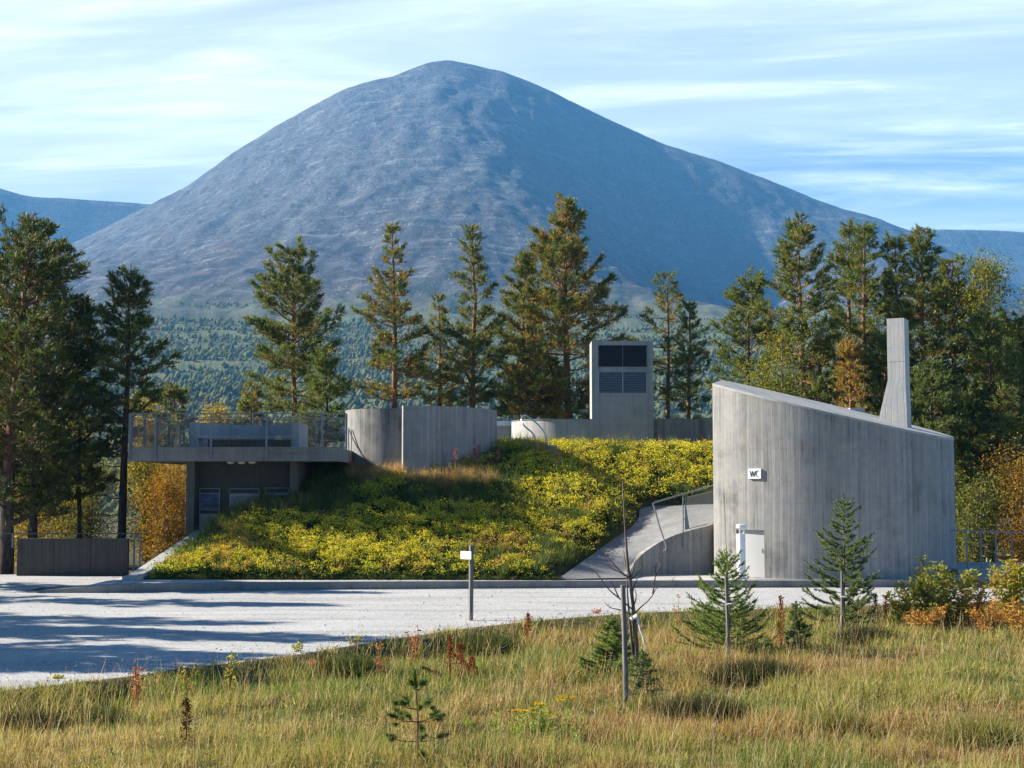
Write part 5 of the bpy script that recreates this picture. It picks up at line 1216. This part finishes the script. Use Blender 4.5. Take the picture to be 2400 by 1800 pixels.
# bare sapling with a white strap
b = PG_(1497, 1640); Y = b[1]
bs = thing('bare_sapling', 'leafless sapling with upright twigs and a white strap', 'sapling', b)
mb = MB(); q = lambda px, py, dy=0: P(px, py, Y + dy)
mb.tube([b - (0, 0, .2), q(1494, 1560), q(1489, 1480), q(1484, 1420), q(1478, 1370), q(1472, 1330), q(1468, 1280), q(1464, 1220), q(1459, 1128)], [.045, .042, .034, .026, .026, .024, .017, .012, .007], 8)
mb.tube([q(1486, 1545), q(1477, 1470), q(1471, 1400), q(1469, 1345)], [.022, .02, .014, .005], 6)
for pts in (((1484, 1430), (1455, 1405), (1425, 1380), (1405, 1352), (1388, 1335), (1352, 1323)), ((1474, 1352), (1450, 1340), (1420, 1325), (1390, 1314)), ((1474, 1355), (1448, 1333), (1425, 1306), (1413, 1297)), ((1486, 1440), (1500, 1425), (1525, 1402), (1541, 1376), (1565, 1372), (1582, 1352)), ((1530, 1392), (1536, 1350), (1538, 1322), (1545, 1308)), ((1536, 1350), (1546, 1330), (1548, 1318)), ((1478, 1360), (1490, 1348), (1500, 1335), (1506, 1318)), ((1482, 1390), (1488, 1370), (1497, 1350)), ((1484, 1425), (1491, 1398), (1487, 1375)), ((1480, 1440), (1455, 1430), (1430, 1424), (1418, 1412)), ((1470, 1340), (1464, 1310), (1461, 1290)), ((1480, 1352), (1486, 1325), (1493, 1305)), ((1450, 1400), (1436, 1370), (1428, 1362))):
    ys = rng.uniform(-.25, .25); n_ = len(pts); P3 = np.array([q(a, c_, ys * i / n_) for i, (a, c_) in enumerate(pts)]); P3 = resamp(P3, 10); mb.tube(P3, list(np.linspace(.013, .003, 10)), 5, False)
    for _ in range(5):
        i = rng.integers(3, 9); d = rdir(1, .8)[0]; mb.tube([P3[i], P3[i] + d * rng.uniform(.03, .09)], [.004, .0015], 3, False)
mb.build('trunk', M['twig'], bs, smooth=True, sharp=None)
mb = MB(); mb.tube([q(1478, 1452, -.05), q(1490, 1445, -.06), q(1496, 1455, 0)], [.03, .035, .02], 7); mb.tube(resamp(np.array([q(1492, 1440, -.03), q(1496, 1452, -.04), q(1499, 1474, -.05), q(1506, 1492, -.05), q(1510, 1515, -.05), q(1508, 1528, -.05)]), 14), .012, 5); mb.build('strap', M['white'], bs, smooth=True)

# ------------------------------------------------------------------ larches and little pines
LG = [(.20, .28, .07), (.26, .33, .085), (.14, .19, .05)]; LD = [(.15, .205, .07), (.20, .25, .085), (.11, .145, .055)]
def larch(label, px, base, top, hw, cols, seed, dens=1.0, up=.35, leader=None, group='young larches in the meadow', leanp=0, needle=.05):
    global rng
    keep, rng = rng, np.random.default_rng(5000 + seed)
    b = PG_(px, base); Y = b[1]; zt = P(px, top, Y)[2]; W = 1.2 * hw / F * Y; Hh = zt - b[2]
    t = thing('larch_sapling', label, 'young tree', b, group); mb = MB(); lc = LC(); n = 12; ts = np.linspace(0, 1, n)
    tr = np.stack([b[0] + np.cumsum(rng.normal(size=n) * .012) + leanp * ts, b[1] + np.cumsum(rng.normal(size=n) * .012), b[2] - .05 + (Hh + .05) * ts], -1)
    if leader: e = np.array(P(leader[0], leader[1], Y)); tr = np.concatenate([tr, [(tr[-1] + e) / 2 + (.005, 0, 0), e]]); ts2 = np.append(ts, [1.2, 1.4])
    mb.tube(tr, list(np.maximum(.030 * (1 - np.linspace(0, 1, len(tr))) * Hh / 2.2, .005)), 7, False)
    def fronds(P3, per_m, cols):
        seg = np.linalg.norm(np.diff(P3, axis=0), axis=1).sum(); m = max(6, int(seg * per_m)); f = rng.random(m); k = np.linspace(0, 1, len(P3))
        p = np.stack([np.interp(f, k, P3[:, i]) for i in range(3)], -1); d0 = unit((P3[-1] - P3[0])[None])
        d = unit(d0 * .5 + rng.normal(size=(m, 3)) * .8 + np.array([0, 0, .15])); lc.needles(p, d, rng.uniform(.7, 1.3, m) * needle, .011 * max(1, Y / 20), pick(m, cols, [2, 1, 1], .25))
    az = rng.uniform(0, 6.28)
    for h in np.linspace(.07, .93, int(64 * dens)):
        az += 2.4 + rng.uniform(-.6, .6); rel = h
        L = W * ((1 - rel) ** .8 + .05) * rng.uniform(.5, 1.12) * (0.75 + .25 * min(1, rel * 5)); p0 = np.array([np.interp(h, ts, tr[:n, i]) for i in range(3)])
        d = np.array([math.cos(az), math.sin(az), rng.uniform(-.05, .25) + up * rel]); s = np.linspace(0, 1, 6)
        br = p0 + d * (L * s)[:, None] + np.stack([0 * s, 0 * s, -.08 * L * np.sin(3.1 * s) + up * .55 * L * s ** 2.5], -1) + rng.normal(size=(6, 3)) * .012 * s[:, None]
        mb.tube(br, list(np.linspace(.010, .002, 6)), 4, False); fronds(br[1:], 260 * dens, cols)
        for _ in range(int(2 + L * 7)):
            i = rng.integers(1, 5); dd = d + rng.normal(size=3) * .6; dd[2] = abs(dd[2]) * .5; dd /= np.linalg.norm(dd); l2 = L * (1 - i / 6) * rng.uniform(.3, .7); tw = br[i] + dd * (l2 * np.linspace(0, 1, 4))[:, None] + np.stack([np.zeros(4), np.zeros(4), .12 * np.linspace(0, 1, 4) ** 2 * l2], -1)
            mb.tube(tw, [.005, .004, .003, .001], 3, False); fronds(tw, 300 * dens, cols)
    fronds(tr[n // 2:n], 260, cols)
    if leader: mb.build('trunk', M['twig'], t, smooth=True, sharp=None)
    else: fronds(tr[-3:], 260, cols); mb.build('trunk', M['twig'], t, smooth=True, sharp=None)
    lc.build('crown', M['needle'], t); TREES[label] = lc.ntri(); rng = keep; return t
larch('bright green larch with a long bare leader before the toilet door', 1708, 1538, 1285, 118, LG, 1, 1.0, .45, leader=(1697, 1157))
larch('blue-green larch standing before the toilet building wall', 1980, 1466, 1158, 108, LD, 2, 1.1, .35)
larch('low larch bush at the foot of the bare sapling', 1436, 1600, 1440, 82, LG, 3, 1.25, .15)
larch('dark drooping larch branches right of the bare sapling', 1508, 1650, 1520, 62, LD, 4, .8, .05)
larch('small larch between the two taller staked larches', 1872, 1530, 1410, 45, LD, 5, .8, .3)
def seedling(label, px, base, top, hw, seed, tiers, cols=LD):
    global rng
    keep, rng = rng, np.random.default_rng(7000 + seed)
    b = PG_(px, base); Y = b[1]; Hh = P(px, top, Y)[2] - b[2]; W = hw / F * Y; t = thing('pine_seedling', label, 'young tree', b, 'pine seedlings in the meadow'); mb = MB(); lc = LC()
    tip = b + (-.03, 0, Hh); mb.tube([b - (0, 0, .1), b + (.01, 0, Hh * .5), tip], [.014, .011, .006], 6, False)
    def brush(a, e, n):
        f = rng.random(n); p = a + (e - a) * f[:, None]; d = unit(unit((e - a)[None]) * .75 + rng.normal(size=(n, 3)) * .6); lc.needles(p, d, rng.uniform(.045, .075, n), .008 * max(1, Y / 16), pick(n, [(.13, .19, .05), (.17, .23, .06), (.09, .13, .04)], [2, 1, 1]))
    brush(b + (-.02, 0, Hh * .80), tip, 420)
    for h, k, L, up in tiers:
        a0 = rng.uniform(0, 6.28)
        for j in range(k):
            a = a0 + j * 6.28 / k + rng.uniform(-.3, .3); p0 = b + (0, 0, Hh * h); d = np.array([math.cos(a), math.sin(a) * .8, up]); d /= np.linalg.norm(d); e = p0 + d * W * L * rng.uniform(.85, 1.1); m = p0 * .5 + e * .5 - (0, 0, .03)
            mb.tube([p0, m, e], [.007, .005, .003], 4, False); brush(p0 * .35 + e * .65, e, 260)
            if L > .6: e2 = m + d * W * .35 + rng.normal(size=3) * .05; mb.tube([m, e2], [.004, .002], 3, False); brush(m * .3 + e2 * .7, e2, 160)
    mb.build('trunk', M['redstem'], t, smooth=True, sharp=None); lc.build('crown', M['needle'], t); rng = keep
seedling('young pine with tiered branches low in the front meadow', 977, 1800, 1572, 72, 1, ((.80, 4, .35, 1.0), (.60, 4, .62, .45), (.47, 5, .95, .30), (.27, 4, 1.0, .25), (.14, 3, .7, .1)))
seedling('dark little pine between the staked larches', 1876, 1545, 1458, 32, 2, ((.8, 4, .5, .7), (.55, 4, .9, .4), (.3, 4, 1.0, .2)))

# ------------------------------------------------------------------ shrubs, docks, fireweed in autumn colour
def stemplant(name, label, cat, px, base, top, hw, cols, pr, nst, leaf, seed, group=None, nl=26, mat='leaf', stem='twig', lo=.15, wr=.42, droop=.2):
    global rng
    keep, rng = rng, np.random.default_rng(8000 + seed)
    b = PG_(px, base); Y = b[1]; Hh = P(px, top, Y)[2] - b[2]; W = (1.1 if name == 'willow_bush' else 1.0) * hw / F * Y; t = thing(name, label, cat, b, group); mb = MB(); lc = LC()
    for s in range(nst):
        a = rng.uniform(0, 6.28); rr = W * math.sqrt(rng.random()) if nst > 1 else 0; hh = Hh * (rng.uniform(.55, .95) if s else 1.0)
        e = b + np.array([math.cos(a) * rr, math.sin(a) * rr, hh]); st = resamp(np.array([b + (math.cos(a) * rr * .2, math.sin(a) * rr * .2, -.05), b * .5 + e * .5 + np.array([math.cos(a) * rr * .12, 0, 0]), e]), 9); mb.tube(st, list(np.linspace(.009, .003, 9)), 5, False)
        f = lo + (1 - lo) * np.sort(rng.random(nl)); p = np.stack([np.interp(f, np.linspace(0, 1, 9), st[:, i]) for i in range(3)], -1); an = rng.uniform(0, 6.28, nl)
        d = unit(np.stack([np.cos(an), np.sin(an), rng.uniform(-.1, .9, nl)], -1)); br = rng.random(nl) < .5; off = np.where(br, rng.uniform(0, .6, nl) * W * .5, 0); p2 = p + d * off[:, None]
        for i in np.nonzero(off > .04)[0]: mb.tube([p[i], p2[i]], [.004, .002], 3, False)
        tone = pick(nl, cols, pr, .2)
        for rep in range(2): lc.leaves(p2 + rng.normal(size=(nl, 3)) * .02, unit(d + rng.normal(size=(nl, 3)) * .35), rng.uniform(.7, 1.25, nl) * leaf, rng.uniform(.8, 1.2, nl) * leaf * wr, tone * rng.uniform(.85, 1.15, (nl, 1)), bend=droop)
    tag(mb.build('stems', M[stem], t, smooth=True, sharp=None), kind='stuff'); lc.build('foliage', M[mat], t); TREES[label] = lc.ntri(); rng = keep; return t
GY = [(.34, .36, .06), (.44, .39, .07), (.22, .27, .05), (.50, .34, .06)]; GO = [(.52, .27, .06), (.46, .20, .06), (.54, .38, .09), (.32, .14, .05)]; RO = [(.50, .16, .07), (.55, .24, .11), (.36, .10, .05)]
WG = 'willow bushes beside the road'
stemplant('willow_bush', 'large yellow-green willow bush at the meadow edge right of the larches', 'shrub', 2215, 1475, 1312, 78, GY, [3, 3, 2, 1], 20, .115, 1, WG, 70)
stemplant('willow_bush', 'orange-flushed willow right of the large yellow-green bush', 'shrub', 2268, 1478, 1365, 45, GO, [3, 1, 2, 1], 10, .09, 2, WG, 50)
stemplant('willow_bush', 'willow bush with orange lower leaves at the right edge', 'shrub', 2372, 1470, 1305, 52, GY, [2, 2, 1, 3], 14, .11, 3, WG, 70)
stemplant('willow_bush', 'dense green willow low beside the dark docks', 'shrub', 2130, 1478, 1365, 42, GY, [2, 1, 3, 1], 12, .09, 4, WG, 50)
stemplant('willow_bush', 'low orange willow under the large yellow-green bush', 'shrub', 2170, 1492, 1420, 50, GO, [3, 2, 2, 1], 14, .075, 5, WG, 44)
stemplant('willow_bush', 'low rusty willow between the two right-hand bushes', 'shrub', 2322, 1490, 1405, 48, GO, [3, 2, 2, 1], 14, .075, 6, WG, 44)
stemplant('willow_bush', 'low orange willow cut off at the right edge', 'shrub', 2398, 1500, 1410, 38, GO, [3, 1, 2, 1], 10, .08, 7, WG, 44)
FW = 'autumn-coloured willowherb along the road'
for i, (px, base, top, hw, cols, nst, nl, lf, lb) in enumerate((
    (325, 1640, 1552, 18, RO, 4, 26, .05, 'salmon-red willowherb at the road edge, near the shadow tips'),
    (445, 1655, 1555, 20, GY, 4, 22, .06, 'yellow-green sprig among the roadside grass'),
    (538, 1660, 1528, 14, GY, 3, 20, .065, 'tall thin yellow-leaved sapling stem at the road edge'),
    (130, 1640, 1590, 14, GY, 3, 16, .06, 'small yellow plant at the far left road edge'),
    (745, 1590, 1545, 28, RO, 6, 26, .07, 'bright red-orange leaves in a shaded hollow by the road'),
    (700, 1540, 1508, 12, GY, 3, 14, .06, 'small golden sprig right at the gravel edge'),
    (885, 1600, 1510, 16, RO, 3, 22, .055, 'thin coral willowherb in tall straw grass'),
    (968, 1560, 1470, 20, RO, 4, 26, .055, 'pink-orange willowherb left of the trail post'),
    (828, 1550, 1490, 22, GY, 4, 18, .05, 'yellowish bush left of the coral willowherb'),
    (1395, 1470, 1432, 16, RO, 3, 20, .05, 'coral willowherb at the gravel edge by the bare sapling'),
    (1592, 1475, 1392, 14, GO, 3, 26, .055, 'orange upright willowherb left of the bright green larch'),
    (1622, 1480, 1405, 10, GO, 1, 26, .05, 'thin ochre willowherb touching the bright green larch'),
    (1625, 1505, 1458, 22, [(.20, .06, .03), (.28, .10, .05)], 7, 22, .05, 'dark red herb low beside the bright green larch'))):
    stemplant('willowherb', lb, 'wildflower', px, base, top, hw, cols, [1] * len(cols), nst, lf, 20 + i, FW, nl)
DK = [(.24, .07, .03), (.18, .055, .025), (.30, .10, .04)]; DB = [(.085, .035, .02), (.06, .03, .02)]
def dock(px, base, top, label, cols=DK, bend=(0, 0), n=240, w0=.035, lf=.024):
    b = PG_(px, base); Y = b[1]; spike('dock_plant', label, 'wildflower', px, top, base, Y, cols, M['redstem'], 'dried docks in the meadow', lf * 1.45, int(n * 1.5), bend, w0=w0 * 1.15, top=.18)
dock(1238, 1518, 1438, 'single red-brown dock spike right of the trail post')
dock(1055, 1600, 1492, 'left one of the paired rusty docks in mid meadow')
dock(1079, 1595, 1508, 'rusty dock between the paired spike and the bent one')
dock(1100, 1585, 1532, 'bent over rusty dock right of the pair', bend=(-.28, 0))
dock(1106, 1590, 1540, 'short rusty dock at the bent one')
dock(1040, 1600, 1565, 'dark dock stalk leaning far left', DB, bend=(-.35, 0))
dock(437, 1765, 1640, 'solitary dark dock spike in the left foreground', DB)
dock(1830, 1528, 1398, 'tall red dock between the two staked larches', DK, n=300, w0=.045)
dock(2052, 1478, 1392, 'dark dock spike left of the yellow willow', DB, n=300, w0=.04)
dock(2076, 1482, 1396, 'rusty dock next to the dark dock by the willow', DK, n=300, w0=.045)
# tansy: fresh green herb with flat yellow heads
def tansy():
    b = PG_(1275, 1745); Y = b[1]; t = thing('tansy', 'bright green tansy with flat yellow flower heads in the front meadow', 'wildflower', b); mb = MB(); lc = LC(); fl = LC()
    heads = [(1207, 1665), (1228, 1666), (1245, 1661), (1258, 1649), (1250, 1672), (1266, 1650), (1275, 1655), (1282, 1672), (1313, 1641), (1321, 1633), (1340, 1635)]
    for px, py in heads:
        e = np.array(P(px, py, Y + rng.uniform(-.25, .25))); st = resamp(np.array([b + rng.normal(size=3) * (.10, .10, 0), b * .5 + e * .5 + rng.normal(size=3) * .03, e]), 7); mb.tube(st, [.006] * 4 + [.004] * 3, 4, False)
        for _ in range(9):
            c = e + rng.normal(size=3) * (.022, .022, .006); m = 9; an = np.linspace(0, 6.28, m, endpoint=False); fl.leaves(np.repeat(c[None], m, 0), unit(np.stack([np.cos(an), np.sin(an), 0 * an + .1], -1)), .024, .020, pick(m, [(.75, .50, .02), (.62, .40, .02)], [1, 1], .1), bend=0)
    for _ in range(46):
        p0 = b + rng.normal(size=3) * (.22, .18, 0); p0[2] = zmead(p0[0], p0[1]); hh = rng.uniform(.15, .5); e = p0 + rng.normal(size=3) * (.12, .1, 0) + (0, 0, hh); mb.tube([p0, e], [.004, .002], 3, False)
        m = 30; f = rng.uniform(.15, 1, m); p = p0 + (e - p0) * f[:, None]; lc.leaves(p, rdir(m, .35), rng.uniform(.04, .085, m), .015, pick(m, [(.24, .38, .05), (.30, .42, .07), (.18, .27, .05)], [2, 1, 1]), bend=.2)
    mb.build('stems', M['grstem'], t); lc.build('foliage', M['leaf'], t); fl.build('flower_heads', M['flower'], t)
tansy()
# dark green tussocks and ferny herbs that stand out in the meadow; two stand in for cast shadows
def tussock(px, py, hw, hh, n, cols, label):
    b = PG_(px, py); W = hw / F * b[1]; Hh = hh / F * b[1]; t = thing('grass_tussock', label, 'tussock', b, 'tussocks in the meadow'); lc = LC(); o = rng.normal(size=(n, 2)) * W * .45
    x, y = b[0] + o[:, 0], b[1] + o[:, 1] * .7; d = unit(np.stack([o[:, 0] / W * .8 + rng.normal(size=n) * .25, o[:, 1] / W * .6 + rng.normal(size=n) * .25, np.ones(n)], -1))
    lc.leaves(np.stack([x, y, zmead(x, y) - .01], -1), d, Hh * rng.uniform(.5, 1.1, n), .007 * b[1] / 15, pick(n, cols, [2, 1, 1]), bend=rng.uniform(.1, .5, (n, 1))); tag(lc.build('blades', M['grass'], t))
GT = [(.055, .085, .02), (.08, .12, .03), (.14, .15, .05)]; DT = [(.045, .055, .02), (.10, .08, .035), (.07, .08, .03)]
tussock(1140, 1540, 60, 58, 2600, GT, 'green tussock darkening the grass as the shadow of the trail post')  # dark blades carry the shadow beside the post in their colour
tussock(820, 1590, 70, 60, 2800, GT, 'dark green tussock below the road edge')
tussock(250, 1700, 60, 45, 2200, GT, 'fresh green tussock in the left meadow')
tussock(70, 1710, 75, 50, 2400, DT, 'dark tussock at the left edge of the meadow')
tussock(1640, 1690, 95, 60, 3600, DT, 'brown and dark green tussock standing in for the shadow of the tall stake')  # dark blades put the stake's shadow into the grass colour
tussock(1770, 1600, 85, 60, 3200, DT, 'dark herb tussock under the bright green larch')
tussock(2030, 1505, 60, 40, 2200, DT, 'dark tussock below the blue-green larch')
tussock(1960, 1720, 60, 60, 1800, [(.17, .19, .04), (.26, .24, .06), (.12, .15, .03)], 'yellow-green tussock in the right meadow')
tussock(2300, 1760, 70, 90, 1800, [(.15, .18, .035), (.24, .23, .05), (.30, .24, .09)], 'tall bright tussock in the right front corner')

# dry grass along the kerb on the right
def kerb_grass():
    lc = LC(); n = 70; x = rng.uniform(12.2, 16.5, n); y = np.array([kfy(q) for q in x]) - rng.uniform(.03, .25, n)
    tuft_grass(lc, x, y, np.zeros(n), 9, rng.uniform(.2, .5, n), .008, [(.38, .28, .17), (.26, .20, .12)], [1, 1], .4, .05)
    x2 = rng.uniform(-9, 12, 70); y2 = np.array([kfy(q) for q in x2]) - rng.uniform(.01, .06, 70); tuft_grass(lc, x2, y2, np.zeros(70), 5, rng.uniform(.05, .22, 70), .008, [(.30, .24, .12), (.16, .17, .06)], [1, 1], .5, .05)
    tag(lc.build('kerb_grass', M['grass']), label='sparse dry grass growing along the foot of the kerb', cat='grass', kind='stuff')
kerb_grass()

# ------------------------------------------------------------------ haze: one closed box of even air round everything
mb = MB(); mb.box(-4600, 4600, -120, 6100, -60, 1235)
hz_ = mb.build('haze', None); hz_['kind'] = 'stuff'; hz_['label'] = 'thin blue haze over the valley in front of the mountain'
hm = bpy.data.materials.new('haze_air'); hm.use_nodes = True; ht = hm.node_tree
for n_ in list(ht.nodes): ht.nodes.remove(n_)
ho = ht.nodes.new('ShaderNodeOutputMaterial'); hv = ht.nodes.new('ShaderNodeVolumePrincipled')
hv.inputs['Color'].default_value = HAZE_COLOR; hv.inputs['Density'].default_value = HAZE_DENSITY; hv.inputs['Anisotropy'].default_value = 0.0
ht.links.new(hv.outputs[0], ho.inputs['Volume']); hz_.data.materials.append(hm)
